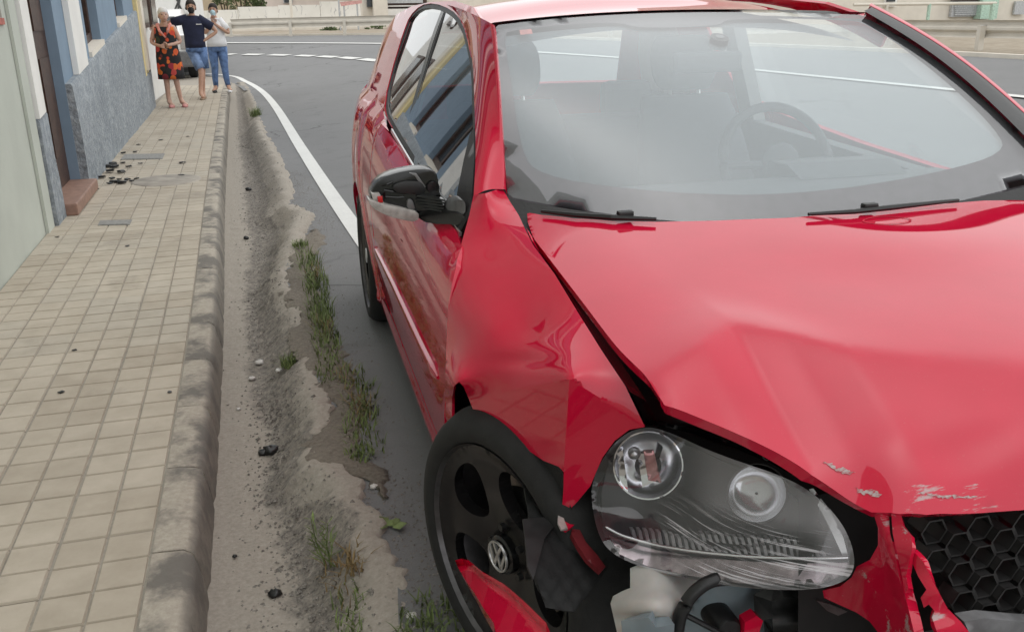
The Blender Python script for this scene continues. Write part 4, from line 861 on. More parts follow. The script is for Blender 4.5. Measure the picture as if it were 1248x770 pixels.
frit_in = smooth_loop([(-.93, .22), (-.88, .14), (-.6, .115), (0, .10), (.6, .115), (.88, .135), (.935, .22), (.945, .6), (.95, .93), (.91, .965), (.3, .965), (.22, .90), (-.22, .90), (-.30, .965), (-.90, .965), (-.945, .93), (-.93, .6)], 2)
sheet('frit_band', sq(-1., 1., .0, .99, .03), (.05, .05), wsf(-.014), MT['frit'], car, holes=[frit_in], out=(0, -1, 1), thick=0)
sheet('inspection_sticker', [(.865, .905), (.80, .905), (.80, .945), (.865, .945)], (.03, .02), wsf(-.009), MT['sticker'], car, out=(0, -1, 1), thick=0)
# roof panel
ryc = np.linspace(-1, 1, 41); rings = []
for i, a in enumerate(np.linspace(0, 1, 30)):
    ring = []
    for u in ryc:
        c0 = ctop(bT(u))-.004; cx = c0+(3.62-.06*u*u-c0)*a; k_ = min(1, a*3.2); b = bT(u)*(1-k_)+(u*(.605-.03*max(0, a-.75)))*k_-(.012 if u < -.95 else 0); z0 = zt_(bT(u))+.003; z = roofz(cx, b); z = z0+(z-z0)*sstep(0, .30, a); ring.append(CW1(cx, b, float(z)))
    rings.append(ring)
roof = MB().loft(rings, cap=False, closed=False).build('roof', MT['paint'], car, smooth=True)
# near-side front pillar: from the door window edge to the windscreen edge
pil_l = toc(march([(577, 241), (579.5, 195), (579, 156), (578, 125), (577, 93), (575, 70), (571, 50), (567, 35), (561, 22), (552, 12), (544, 6)], gS))
kk_ = np.linspace(-.06, 1, 11); vg = np.linspace(-.12, 1, 300); yg = to_px(ws(np.ones(300), vg, .004))[:, 1]; yl = to_px(CW(pil_l[:, 0], pil_l[:, 1], pil_l[:, 2]))[:, 1]; pil_r = toc(ws(np.full(11, 1.0), np.interp(31+(yl-6)/235*200, yg[::-1], vg[::-1]), .004))
Lf = crv(pil_l, 40); Rf = crv(pil_r, 40); rings = []
for i in range(40):
    l, r_ = Lf[i], Rf[i]; ring = []
    for k in np.linspace(0, 1, 12):
        p = l+(r_-l)*k; bul = .017*math.sin(math.pi*k)*(1-.3*i/40); p = p+np.array([-.6, .5, .62])*bul; ring.append(CW1(*p))
    ring.append(CW1(*(r_+np.array([.01, -.008, -.02])))); rings.append(ring)
MB().loft(rings, cap=False, closed=False).build('front_pillar', MT['paint'], car, smooth=True)
# far-side pillar with its black gutter strip
rings = []; rg2 = []
for v in np.linspace(0, 1, 24):
    e = toc(ws(np.array([-1.0]), np.array([v*.995]), .004))[0]; w_ = .022+.040*(1-v)**.8
    rg2.append([CW1(*(e+np.array([-.004, .028, .006]))), CW1(*(e+np.array([.02, -w_*.5, .014]))), CW1(*(e+np.array([.045, -w_, .020])))])
    f = e+np.array([.045, -w_, .021]); rings.append([CW1(*f), CW1(*(f+np.array([.01, -.012, .006]))), CW1(*(f+np.array([.03, -.022, -.004]))), CW1(*(f+np.array([.08, -.03, -.045])))])
MB().loft(rg2, cap=False, closed=False).build('pillar_gutter', MT['black'], car, smooth=True)
MB().loft(rings, cap=False, closed=False).build('front_pillar', MT['paint'], car, smooth=True)
# far side of the body, as on the near side but unhurt
mir = lambda f: (lambda V: f(V)*np.array([-1, 1, 1])+np.array([2*XC, 0, 0]))
sheet('door', door_ol, (.06, .05), mir(fS), MT['paint'], car, out=(1, 0, 0), thick=.014)
sheet('quarter_panel', rail_ol, (.06, .05), mir(fS), MT['paint'], car, out=(1, 0, 0), thick=.012)
sheet('sill', sill_ol, (.06, .03), mir(fSill), MT['paint'], car, out=(1, 0, 0), thick=.02)
sheet('side_window', dlo, (.08, .08), mir(lambda V: CW(V[:, 0], S(V[:, 0], np.maximum(V[:, 1], zbelt(V[:, 0])+.001))-.016, V[:, 1])), MT['rearglass'], car, out=(1, 0, 0), thick=0)
wingf = lambda V: CW(V[:, 0], SF(V[:, 0], np.minimum(V[:, 1]*np.interp(V[:, 0], *FZ), np.interp(V[:, 0], *FZ)-.0004)), V[:, 1]*np.interp(V[:, 0], *FZ))
wing_ol = [(1.30, .999), (1.30, .33), (1.20, .33)]+[(x, z/.9) for x, z in arch((.85, .30), .345, 0, 180)]+[(.40, .60), (.30, .75), (.42, .999)]
sheet('front_wing', wing_ol, (.04, .05), (lambda V: mir(wingf)(V)+np.array([.05, 0, -.012])), MT['paint'], car, out=(1, 0, 0), thick=.01)
MB().box(CW1(.55, -.70, .55), CW1(.2, -.45, .68)).build('headlight', MT['chrome'], car, bevel=.04)

# ---- bonnet: popped up and kinked across
ridge_px = [(700, 475), (800, 456), (824, 442), (860, 424), (893, 402.5), (950, 410), (1030, 427), (1128, 435), (1243, 444), (1300, 447)]
def hback(cx, cy): return .948-.135*(1.16-cx)+.018*(1-(cy/.7)**2)-.05*np.clip((np.abs(cy)-.5)/.2, 0, 2)**2*np.where(cy > 0, .6, .3)
rp = toc(march(ridge_px, lambda a, b, c: c-hback(a, b))); rp = rp[np.argsort(rp[:, 1])]
rp_y = np.r_[-1, rp[:, 1], 1]; rp_x = np.r_[rp[0, 0]+.02, rp[:, 0], rp[-1, 0]]
ap = rp[np.argmin(abs(rp[:, 1]-toc(march([(893, 402.5)], lambda a, b, c: c-hback(a, b)))[0, 1]))]
gauss = lambda a, b, a0, b0, sa, sb: np.exp(-((a-a0)/sa)**2-((b-b0)/sb)**2)
def softp(d, w): return .5*(d+np.sqrt(d*d+w*w))
def hood(cx, cy):
    z = hback(cx, cy); d = np.interp(cy, rp_y, rp_x)-cx; w = .004+.030*sstep(.05, .5, np.abs(cy-ap[1]))
    z = z-.34*(softp(d, w)-.3*w)-.05*np.clip(d, 0, 1)**1.6
    near = np.exp(-((cy-ap[1])/.16)**2); z = z+.010*near*np.exp(-(d/.10)**2)
    z = z-.012*np.exp(-((cy-ap[1]-.10)/.06)**2)*sstep(0, .15, d)*(1-sstep(.2, .45, d))
    z = z+.008*gauss(cx, cy, .30, .36, .05, .05)-.012*gauss(cx, cy, .27, .45, .035, .05)-.010*gauss(cx, cy, .28, .24, .03, .10)+.006*np.sin(cy*31+cx*13)*sstep(.22, .34, d)
    z = z-.006*gauss(cx, cy, .75, .15, .16, .2)+.004*gauss(cx, cy, .86, -.15, .12, .25)
    return z-.045*np.clip((.285-cx)/.085, 0, 1)**2
gH = lambda a, b, c: c-hood(a, b)
hood_px = [(642.5, 259), (660, 262), (700, 266.5), (745, 269.5), (800, 270.5), (870, 269), (960, 265.5), (1050, 259.5), (1130, 250.5), (1200, 244.5)]
edge_l = [(643, 270), (650, 289), (664, 308), (677, 325), (716, 376), (755, 426), (794, 469), (806, 487), (814, 495), (844, 505.5), (884, 522), (920, 538), (956, 556.5), (982, 573), (1007, 590), (1036, 610), (1062, 624)]
lip = [(1096, 626), (1129, 627), (1161, 626), (1200, 624.5), (1243, 621.5)]
H_b = toc(march(hood_px, gH)); H_l = toc(march(edge_l, gH)); H_f = toc(march(lip, gH)); H_l = crv(H_l, 90)
far_side = [(1.085, -.60), (1.10, -.68), (1.13, -.76), (1.0, -.76), (.7, -.72), (.5, -.62), (.35, -.46), (.27, -.36)]
H_f2 = [(H_f[-1, 0]-.012, y) for y in (0.1, 0., -.1, -.25)]
hol = [tuple(p) for p in H_b[:, :2]]+far_side+[tuple(p) for p in H_f2[::-1]]+[tuple(p) for p in H_f[::-1, :2]]+[tuple(p) for p in H_l[::-1, :2]]
bonnet = sheet('bonnet', hol, .0125, lambda V: CW(V[:, 0], V[:, 1], hood(V[:, 0], V[:, 1])), MT['scuffed'], car, out=(0, 0, 1), thick=.022, lines=[[tuple(p) for p in rp[(rp[:, 1] < .58) & (rp[:, 1] > -.5)][:, :2]]])
vb = np.array([v.co for v in bonnet.data.vertices]); cb_ = toc(vb); sa_ = .99*(1-sstep(.245, .32, cb_[:, 0]))
bonnet.data.attributes.new('scr', 'FLOAT', 'POINT').data.foreach_set('value', sa_)
# chalky ring left on the bonnet, bare metal where the lip was scraped
rc = toc(march([(1081, 269)], gH))[0]; lps = [(1048, 270), (1060, 265.5), (1081, 264), (1102, 265.5), (1114, 269), (1102, 273), (1081, 274.5), (1060, 273)]
o_ = [tuple(p) for p in toc(march(lps, gH))[:, :2]]; cc = np.mean(o_, 0); o_ = [tuple(p) for p in smooth_loop(o_, 2)]; i_ = [tuple(cc+(np.array(p)-cc)*(.87, .93)) for p in o_]
onH = lambda d: (lambda V: CW(V[:, 0], V[:, 1], hood(V[:, 0], V[:, 1])+d))
sheet('ring_mark', o_, .01, onH(.0015), MT['mark'], bonnet, holes=[i_], out=(0, 0, 1), thick=0)
def scrape(px, seed):
    px = [tuple(np.array(q)+rng.normal(0, .9, 2)) for q in densify(px, 3.)]; p = [tuple(q) for q in toc(march(px, gH))[:, :2]]; sheet('scrape', p, .006, onH(.0014), MT['scrape'], bonnet, out=(0, 0, 1), thick=0)
for k, px in enumerate([[(1003, 563), (1012, 566), (1020, 570), (1032, 572.5), (1042, 577), (1034, 579), (1024, 577), (1016, 573)], [(1040, 594), (1052, 598), (1064, 597), (1076, 603), (1068, 607), (1056, 604), (1046, 600)], [(1120, 600), (1140, 604), (1172, 605), (1192, 606.2), (1172, 607.6), (1146, 608)]]): scrape(px, k)
# wiper bits and cowl
cowl = MB(); 
for s_ in (-1,): pass
rings = [[tuple(ws(np.array([u]), np.array([-.004]), .004)[0]), tuple(ws(np.array([u]), np.array([-.01]), -.008)[0]+[0, -.03, -.012]), tuple(ws(np.array([u]), np.array([-.0]), -.03)[0]+[0, -.10, -.05])] for u in np.linspace(-1, 1, 40)]
MB().loft(rings, cap=False, closed=False).build('cowl_panel', MT['black'], car, smooth=True)
def wp(px, py, lift=.012):
    X = march([(px, py)], lambda a, b, c: c-hood(a, b)-lift)[0]; return X
for pts, blk in (([(660, 257.5), (700, 262), (745, 265), (800, 267)], (762, 259)), ([(985, 261), (1040, 258), (1085, 253), (1168, 244)], (1060, 249.5))):
    t = MB().tube([wp(*p) for p in pts], [.004, .006, .007, .004], 6).build('wiper', MT['black'], car)
    c = wp(*blk, .02); MB().box(c-[.018, .010, .012], c+[.018, .010, .004]).build('wiper_hinge', MT['black'], t, bevel=.004)

# ---- crumpled near-side front wing
def ray_cy(q, b): return np.array([at(x, y, 0, XC-c) for (x, y), c in zip(q, b)])
gF = lambda a, b, c: b-SF(a, c)
pixA, pixB, pixC, pixD = (560, 489), (694, 461.5), (687, 575), (788, 520)
wA, wB, wC, wD = [ray_cy([p], [c])[0] for p, c in ((pixA, .876), (pixB, .757), (pixC, .757), (pixD, .64))]
sL, sR = float(toc(march([(577, 241)], gS))[0, 1]), float(toc(ws(np.array([1.]), np.array([float(np.interp(231, yg[::-1], vg[::-1]))])))[0, 1])
ctl = [((612, 230), sR+.004), ((577, 240), sL), ((594, 235), (sL+sR)/2+.016), ((640, 276), .69), ((676, 334), .688), ((707, 385), .687), ((734, 428), .683), ((762, 470), .668)]
for p in ((562, 298), (555, 324), (549, 348), (546, 372), (544, 424), (542, 485), (541, 524), (551, 512), (553, 470), (598, 290), (580, 350), (635, 340), (600, 400), (645, 400), (568, 450)):
    ctl.append((p, float(toc(march([p], gF))[0, 1])+(.004 if p[0] < 566 else 0)))
for k in (.0, .15, .3, .45, .6, .75, .9, 1):
    X = wA+(wB-wA)*k; ctl.append((tuple(to_px(X)[0]), XC-X[0]))
for k in (.2, .4, .6, .8, 1): X = wB+(wD-wB)*k; ctl.append((tuple(to_px(X)[0]), XC-X[0]))
def ray_plane(V, p, q, r_):
    n = np.cross(q-p, r_-p); d = pix_ray(V); return CO+(((p-CO) @ n)/(d @ n))[:, None]*d
for p in ((571, 485.5), (576, 498)): ctl.append((p, float(XC-ray_plane(np.array([p]), wA, wB, wC)[0, 0])))
wt_f = tps([c[0] for c in ctl], [c[1] for c in ctl], .0008)
def gpx(V, c, s): return np.exp(-(((V-np.array(c))/np.array(s))**2).sum(1))
def wing_at(V):
    V = np.asarray(V, float); x, y = V[:, 0], V[:, 1]; cyv = wt_f(V)
    cyv = cyv-.0022*gpx(V, (640, 440), (40, 10))
    X = ray_cy(V, cyv)
    yab = 489+(461.5-489)*(x-560)/134; ybd = 461.5+(520-461.5)*(x-694)/94; xbc = 694-7*(y-461.5)/113.5
    L = (x >= 560) & (x < xbc) & (y > yab); Rr = (x >= xbc) & (y > np.where(x < 694, 461.5, ybd)) & (y > 461.5)
    X[L] = ray_plane(V[L], wA, wB, wC); X[Rr] = ray_plane(V[Rr], wB, wC, wD)
    return X
wing_px = [(612, 229), (621, 245), (632, 262), (639, 277), (650, 299), (676, 334), (707, 385), (734, 428), (762, 470), (786, 520), (767, 523.5), (749, 537), (734.5, 557), (727, 574), (719.5, 592), (702, 613), (684, 630), (685.5, 613), (686.6, 597), (687, 575), (681, 568.5), (662, 561), (643, 548), (613, 525), (576, 498), (571, 485), (565, 471), (559, 465), (553.5, 470), (551, 485), (550.5, 512), (541.5, 524), (542, 485), (544, 424), (546, 372), (549, 348), (555, 324), (562, 298), (572, 262), (577, 238), (594, 235)]
wing = sheet('front_wing', wing_px, 3.4, wing_at, MT['paint'], car, out=(-1, -.6, .4), thick=.006, lines=[[(562, 488.6), (692, 461.9)], [(694, 462.5), (687.3, 570)], [(695.5, 462.5), (784, 517.5)]]); wing.data.set_sharp_from_angle(angle=R(24))
# inner flange under the bonnet edge and black engine bay walls
fl = toc(wing_at([(640, 276), (651, 299), (677, 334), (708, 385), (735, 428), (755, 459)]))
rings = [[CW1(p[0], p[1]-.002, p[2]-.002), CW1(p[0], p[1]-.02, p[2]-.03), CW1(p[0], p[1]-.05, p[2]-.05), CW1(p[0], p[1]-.09, p[2]-.13)] for p in crv(fl, 24)]
MB().loft(rings, cap=False, closed=False).build('wing_flange', MT['paint'], car, smooth=True)
bay = MB(); bay.box(CW1(1.12, .60, .2), CW1(1.16, -.64, .88)); bay.hexa([CW1(.78, .56, .2), CW1(1.12, .58, .2), CW1(1.12, -.6, .2), CW1(.78, -.6, .2), CW1(.78, .56, .66), CW1(1.12, .58, .84), CW1(1.12, -.6, .84), CW1(.78, -.5, .66)]); bay.build('engine_bay', MT['dark'], car)
# ---- wheels
tyre_prof = [(.235, .02), (.247, -.002), (.265, -.010), (.288, -.006), (.304, .010), (.3165, .04), (.3175, .11), (.3165, .18), (.308, .208), (.26, .225), (.235, .2)]
wm = MB().lathe(tyre_prof, 64, 0)
groove = MB(); 
for k in range(3): groove.lathe([(.3178, .055+k*.045), (.3182, .06+k*.045), (.3182, .075+k*.045), (.3178, .08+k*.045)], 64, 0)
def rim_mesh():
    n5 = []
    for k in range(5):
        a = R(90+72*k+20); c = np.array([math.cos(a), math.sin(a)]); t = np.array([-c[1], c[0]]); n5.append([c*(.150+.060*math.cos(q))+t*(.066*math.sin(q)*(1+.28*math.cos(q))) for q in np.linspace(0, 2*math.pi, 28, False)])
    ol = [(.238*math.cos(q), .238*math.sin(q)) for q in np.linspace(0, 2*math.pi, 72, False)]
    def f(V): r_ = np.hypot(V[:, 0], V[:, 1]); return np.c_[.018+.035*np.exp(-(r_/.09)**2)-.012*sstep(.20, .238, r_)-.0*r_+.012*np.exp(-((r_-.04)/.02)**2)*0, V[:, 0], V[:, 1]]
    return sheet('rim', ol, .014, f, MT['rim'], None, holes=n5, thick=.03, out=(-1, 0, 0))
def wheel(c, parent, steer=0, flip=False):
    o = link('wheel', wm.mesh('wheel', auto=60), MT['rubber'], parent); M_ = Matrix.Translation(Vector(c)-Vector(parent.location))@Matrix.Rotation(steer+(math.pi if flip else 0), 4, 'Z')
    o.matrix_parent_inverse = Matrix.Identity(4); o.matrix_local = M_
    r_ = rim_mesh(); r_.parent = o
    link('rim_barrel', MB().lathe([(.238, .006), (.244, -.004), (.240, .012), (.22, .06), (.215, .19)], 48, 0).mesh('b', auto=60), MT['rimlip'], o)
    link('brake_disc', MB().lathe([(.05, .085), (.15, .085), (.15, .11)], 40, 0).mesh('d', auto=40), MT['disc'], o); link('hub', MB().lathe([(.001, .07), (.12, .075), (.19, .16)], 40, 0).mesh('h', True), MT['dark'], o)
    link('hub_cap', MB().lathe([(.001, .012), (.036, .012), (.042, .016), (.044, .03)], 32, 0).mesh('c', auto=40), MT['gloss_black'], o)
    e = MB(); ring = [(.0245, .010), (.0275, .0085), (.0275, .012)]; e.lathe([(.0235, .0115), (.0245, .008), (.0272, .008), (.028, .0115)], 32, 0); es = 1.25
    def bar(p, q, w=.0028):
        p, q = np.array(p), np.array(q); d = (q-p)/np.linalg.norm(q-p); nn = np.array([-d[1], d[0]])*w; e.prism([(.0115, *(p+nn)), (.0115, *(p-nn)), (.0115, *(q-nn)), (.0115, *(q+nn))], (-.003, 0, 0))
    bar((-.011, .0215), (0, .003)); bar((.011, .0215), (0, .003)); bar((-.021, .010), (-.0095, -.019)); bar((-.0095, -.019), (0, .001)); bar((0, .001), (.0095, -.019)); bar((.0095, -.019), (.021, .010))
    e.v = [(x-.004, y*es, z*es) for x, y, z in e.v]; link('emblem', e.mesh('e', auto=30), MT['satin'], o)
    for k in range(5):
        a = R(90+72*k+56); link('wheel_bolt', MB().lathe([(.001, .024), (.008, .024), (.009, .035)], 10, 0, (0, .056*math.cos(a), .056*math.sin(a))).mesh('wb'), MT['black'], o)
    return o
FWc = CW1(.862, .842, .328)
w_front = wheel(FWc, car, R(21)); wheel(CW1(3.45, .872, .318), car); wheel(CW1(.845, -.868, .322), car, 0, True); wheel(CW1(3.45, -.872, .318), car, 0, True)
# arch liners
for a in (.845, 3.45):
    for sgn in (1, -1):
        rings = [[CW1(a+r_*math.cos(t), sgn*b, .32+r_*math.sin(t)) for b, r_ in ((.845, .352), (.80, .36), (.60, .36), (.58, .1))] for t in np.linspace(R(-25), R(74 if (sgn > 0 and a < 1) else 205), 30)]
        MB().loft(rings, cap=False, closed=False).build('arch_liner', MT['liner'], car, smooth=True)
# torn liner and splash guard between the tyre and the lamp
def cxp(pts, cxs): return [at(px, py, 1, Y0+c) for (px, py), c in zip(pts, cxs)]
lin_px = [(634, 540), (662, 560), (681, 569), (687, 580), (687, 627), (700, 615), (722, 590), (732, 650), (742, 690), (700, 745), (665, 740), (652, 700), (648, 660), (640, 600)]
lin_c = tps([(634, 540), (687, 580), (722, 590), (742, 690), (652, 700), (665, 740), (690, 650)], [.92, .80, .76, .60, .56, .53, .66])
def mapc(f): return lambda V: np.array([at(q[0], q[1], 1, Y0+c) for q, c in zip(V, f(V))])
sheet('torn_liner', lin_px, 7, mapc(lambda q: lin_c(q)+.004*np.sin(q[:, 0]*.3)*np.sin(q[:, 1]*.21)), MT['liner'], car, out=(-.3, -1, 0), thick=.006)
sheet('shade_lining', [(578, 497), (613, 524), (643, 547), (664, 560), (682, 568), (690, 585), (696, 625), (690, 655), (664, 660), (654, 640), (650, 610), (640, 584), (622, 558), (600, 534), (584, 514)], 6, lambda V: CO+(ray_plane(V, wA, wB, wC)-CO)*1.012, MT['liner'], car, out=(-1, -.5, 0), thick=.004)  # black sheet: torn liner at the right, painted wing shade over the tyre top
sheet('liner_flap', [(637, 632), (672, 629), (676, 640), (664, 655), (650, 706), (643, 690), (640, 655)], 5, mapc(lambda q: lin_c(q)-.02+.0002*(q[:, 0]-637)), simple('scuffed liner plastic', (.016, .016, .0165), .55, var=.4), car, out=(-.3, -1, 0), thick=.004)
sheet('torn_bracket', [(698, 640), (706, 644), (714, 660), (728, 676), (738, 690), (732, 697), (716, 682), (704, 664), (696, 650)], 4, mapc(lambda q: lin_c(q)-.03), simple('grimy red bracket', (.14, .01, .015), .5), car, out=(-.3, -1, 0), thick=.01)
sheet('torn_edge', [(681, 628), (690, 622), (704, 612), (707, 630), (699, 640), (690, 646), (682, 640)], 4, mapc(lambda q: lin_c(q)-.035), MT['scuffed'], wing, out=(-.3, -1, 0), thick=.006)
sheet('bare_edge', [(680, 627), (686, 626), (688, 634), (692, 644), (684, 645), (680, 637)], 3, mapc(lambda q: lin_c(q)-.039), simple('bent bare steel', (.55, .52, .50), .4, metal=.5), wing, out=(-.3, -1, 0), thick=.004)
# piece of bumper skin hanging in front of the wheel
sh_px = [(558.5, 689), (566, 687), (575, 689.5), (583, 697), (590.5, 704), (617, 721), (630, 733), (643, 746), (666, 771), (676, 800), (606, 800), (602, 771), (590, 750), (581, 732), (570, 714), (562, 698.6)]
sheet('bumper_shard', sh_px, 5, lambda V: np.array([at(q[0], q[1], 0, XC-(.94+.0012*(q[1]-690)-.0009*(q[0]-558))) for q in V]), MT['paint'], car, out=(-1, -.5, .2), thick=.012)

# ---- headlight
hl_ol0 = [(786, 520.5), (800, 521.5), (824, 530), (860, 547), (900, 562), (940, 575), (975, 590), (1005, 612), (1026, 637), (1038, 662), (1042, 684), (1038, 700), (1025, 710), (1000, 717), (965, 719), (920, 717), (870, 711), (820, 701), (780, 690), (750, 677), (733, 660), (724, 632), (720, 600), (725, 578), (735, 558), (750, 538), (768, 525)]
hl_ol = [tuple(p) for p in smooth_loop(hl_ol0, 2)]
hl_f = tps([(722, 610), (785, 521), (1040, 690), (860, 712), (840, 537), (960, 582), (735, 660), (870, 620), (790, 620), (960, 660)], [.62, .60, .30, .40, .58, .40, .54, .47, .57, .36])
HL = lambda off: mapc(lambda q: hl_f(q)+off)
hlp = MB(); 
hc = np.mean(hl_ol, 0); sh_ = lambda k: [tuple(hc+(np.array(p)-hc)*k) for p in hl_ol]
ringA = np.array(HL(.002)(np.array(densify(sh_(1.0), 14)))); ringB = np.array(HL(.085)(np.array(densify(sh_(.94), 14)))) if False else None
do = densify(hl_ol, 5); do_in = [hc+(np.array(p)-hc)*.93 for p in do]
A_ = HL(.003)(np.array(do)); B_ = HL(.09)(np.array(do_in)); n = len(do)
hm = MB(); hm.add(list(A_)+list(B_), [(i, (i+1) % n, n+(i+1) % n, n+i) for i in range(n)])
head = hm.build('headlight', MT['lampdark'], car, smooth=True)
sheet('lamp_back', [tuple(p) for p in do_in], 12, HL(.089), MT['lampdark'], head, out=(0, -1, 0), thick=0)
def disc_px(c, rx, ry, n=30, a0=0, a1=360, rot=0): return [(c[0]+rx*math.cos(t)*math.cos(rot)-ry*math.sin(t)*math.sin(rot), c[1]+rx*math.cos(t)*math.sin(rot)+ry*math.sin(t)*math.cos(rot)) for t in np.linspace(R(a0), R(a1), n, a1 % 360 != 0 or a0 != 0)]
def bowl(name, c, rx, ry, off, depth, mat, parent, rot=0):
    rr = [(1.0, 0), (.9, .35), (.75, .62), (.55, .82), (.3, .95), (.05, 1)]; V = []; n = 36
    for k, d in rr: V.append(HL(off+depth*d)(np.array([(c[0]+(x-c[0])*k, c[1]+(y-c[1])*k) for x, y in disc_px(c, rx, ry, n, rot=rot)])[:n]))
    n = len(V[0]); return MB().add(np.concatenate(V), [(i*n+j, i*n+(j+1) % n, (i+1)*n+(j+1) % n, (i+1)*n+j) for i in range(len(V)-1) for j in range(n)]).build(name, mat, parent, smooth=True)
def hoop(name, c, rx, ry, off, w, mat, parent):
    o = disc_px(c, rx, ry, 40); i = [(c[0]+(x-c[0])*(1-w), c[1]+(y-c[1])*(1-w)) for x, y in o]; return sheet(name, o, 6, HL(off), mat, parent, holes=[i], thick=.006, out=(0, -1, 0))
bez = [(735, 655), (733, 600), (742, 560), (775, 531), (810, 530), (850, 548), (900, 572), (960, 600), (1005, 640), (1020, 672), (1000, 680), (930, 679), (850, 668), (790, 655)]
holes_ = [disc_px((790, 567), 41, 40), disc_px((922, 601), 36, 35)]
sheet('lamp_bezel', bez, 8, HL(.045), MT['lampdark'], head, holes=holes_, out=(0, -1, 0), thick=.01)
b1 = bowl('main_reflector', (790, 567), 41, 40, .044, .05, MT['reflector'], head); hoop('reflector_ring', (790, 567), 43, 42, .040, .045, MT['chrome'], head)
b2 = bowl('inner_reflector', (922, 601), 36, 35, .030, .03, MT['reflector'], head); hoop('reflector_ring', (922, 601), 37.5, 36.5, .028, .03, MT['lampdark'], head)
sheet('bulb_shield', [(777, 553), (794, 551), (801, 585), (783, 594)], 6, HL(.05), MT['chrome'], head, out=(0, -1, 0), thick=.01); sheet('bulb_shield_plate', [(784, 550), (797, 549), (805, 588), (790, 585)], 5, HL(.045), simple('copper tinted reflector', (.50, .25, .25), .2, metal=.8), head, out=(0, -1, 0), thick=.008)
sheet('reflector_divider', [(752, 552), (759, 548), (766, 602), (757, 600)], 6, HL(.046), MT['chrome'], head, out=(0, -1, 0), thick=.01)
sheet('reflector_divider', [(802, 541), (808, 545), (803, 560), (798, 556)], 5, HL(.046), MT['gloss_black'], head, out=(0, -1, 0), thick=.01)
p = HL(.05)(np.array([(773, 552)]))[0]; MB().ball(p, .012, 16, 10).build('bulb', MT['satin'], head, smooth=True)

# chrome step along the lower edge with moulded teeth
tr_ = [(738, 642), (760, 653), (800, 664), (850, 672), (900, 677), (950, 679.5), (1000, 680), (1035, 679)]; tr2 = [(x, y+5.0) for x, y in tr_]
MB().tube(crv(HL(.014)(np.array(tr_)), 60), .0034, 8).build('chrome_step', MT['chrome'], head, smooth=True)
sheet('lower_reflector', [(742, 652)]+[(x, y+6) for x, y in tr_[1:]]+[(1030, 700), (1000, 711), (960, 713), (900, 710), (840, 701), (790, 690), (755, 675)], 7, HL(.03), simple('smoked reflector', (.30, .25, .26), .18, metal=.85, var=.5, sc=40), head, out=(0, -1, 0), thick=.005)
sheet('side_chrome', [(986, 596), (991, 595), (1012, 622), (1028, 655), (1034, 678), (1028, 679), (1010, 640)], 5, HL(.02), MT['satin'], head, out=(0, -1, 0), thick=.006)
te = MB()
for k in range(30):
    x = 772+k*8.0; y0 = float(np.interp(x, [p[0] for p in tr_], [p[1] for p in tr_])); t_ = 6+4*math.sin(k*.35); q = HL(.03)(np.array([(x, y0-2), (x+4, y0-1.6), (x+1.5, y0-2-t_*1.4), (x-2.5, y0-2-t_*1.4)])); te.prism(q, (0, .012, 0))
    if 10 < k < 26: q = HL(.034)(np.array([(x-3, y0-14), (x+1, y0-13.6), (x-2, y0-23), (x-6, y0-23)])); te.prism(q, (0, .01, 0))
te.build('moulded_teeth', simple('dull lamp moulding', (.30, .29, .30), .35, metal=.6), head)
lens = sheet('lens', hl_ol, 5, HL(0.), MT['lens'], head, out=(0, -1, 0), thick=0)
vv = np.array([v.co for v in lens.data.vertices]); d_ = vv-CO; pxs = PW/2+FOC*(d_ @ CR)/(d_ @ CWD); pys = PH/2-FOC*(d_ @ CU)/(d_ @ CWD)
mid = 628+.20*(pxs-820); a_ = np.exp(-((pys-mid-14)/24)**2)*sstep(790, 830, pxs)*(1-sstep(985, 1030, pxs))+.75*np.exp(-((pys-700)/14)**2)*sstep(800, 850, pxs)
whitening = .025+.26*sstep(560+.22*(pxs-800)+62, 560+.22*(pxs-800)+28, pys)*sstep(830, 880, pxs)+.16*sstep(985, 1012, pxs)  # lens made whiter across its upper right and at its right end
lens.data.attributes.new('whitening', 'FLOAT', 'POINT').data.foreach_set('value', whitening)
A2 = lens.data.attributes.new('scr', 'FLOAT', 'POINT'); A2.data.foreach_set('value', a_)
# dark frame round the lamp where wing and bonnet have pulled away
fr_o = [(786, 515), (760, 470), (800, 470), (850, 500), (900, 520), (960, 552), (1010, 586), (1060, 622), (1066, 650), (1062, 680), (1040, 700)]
fr_c = tps([(786, 515), (760, 470), (900, 520), (1060, 622), (1062, 680), (840, 540), (960, 582), (1040, 690)], [.66, .80, .58, .42, .42, .66, .50, .40])
sheet('lamp_carrier', [(770, 480), (800, 484), (850, 498), (900, 519), (960, 550), (1010, 584), (1068, 620), (1072, 660), (1050, 694), (1036, 700), (1020, 620), (960, 570), (860, 536), (786, 510)], 8, mapc(fr_c), simple('dark brown carrier', (.022, .012, .012), .4), car, out=(0, -1, .5), thick=.01)
sheet('carrier_lip', [(782, 512), (800, 512), (845, 523), (900, 541), (945, 560), (985, 583), (980, 586), (940, 565), (895, 546), (842, 528), (800, 517)], 6, mapc(lambda q: fr_c(q)-.03), MT['gloss_black'], car, out=(0, -1, .6), thick=.008)

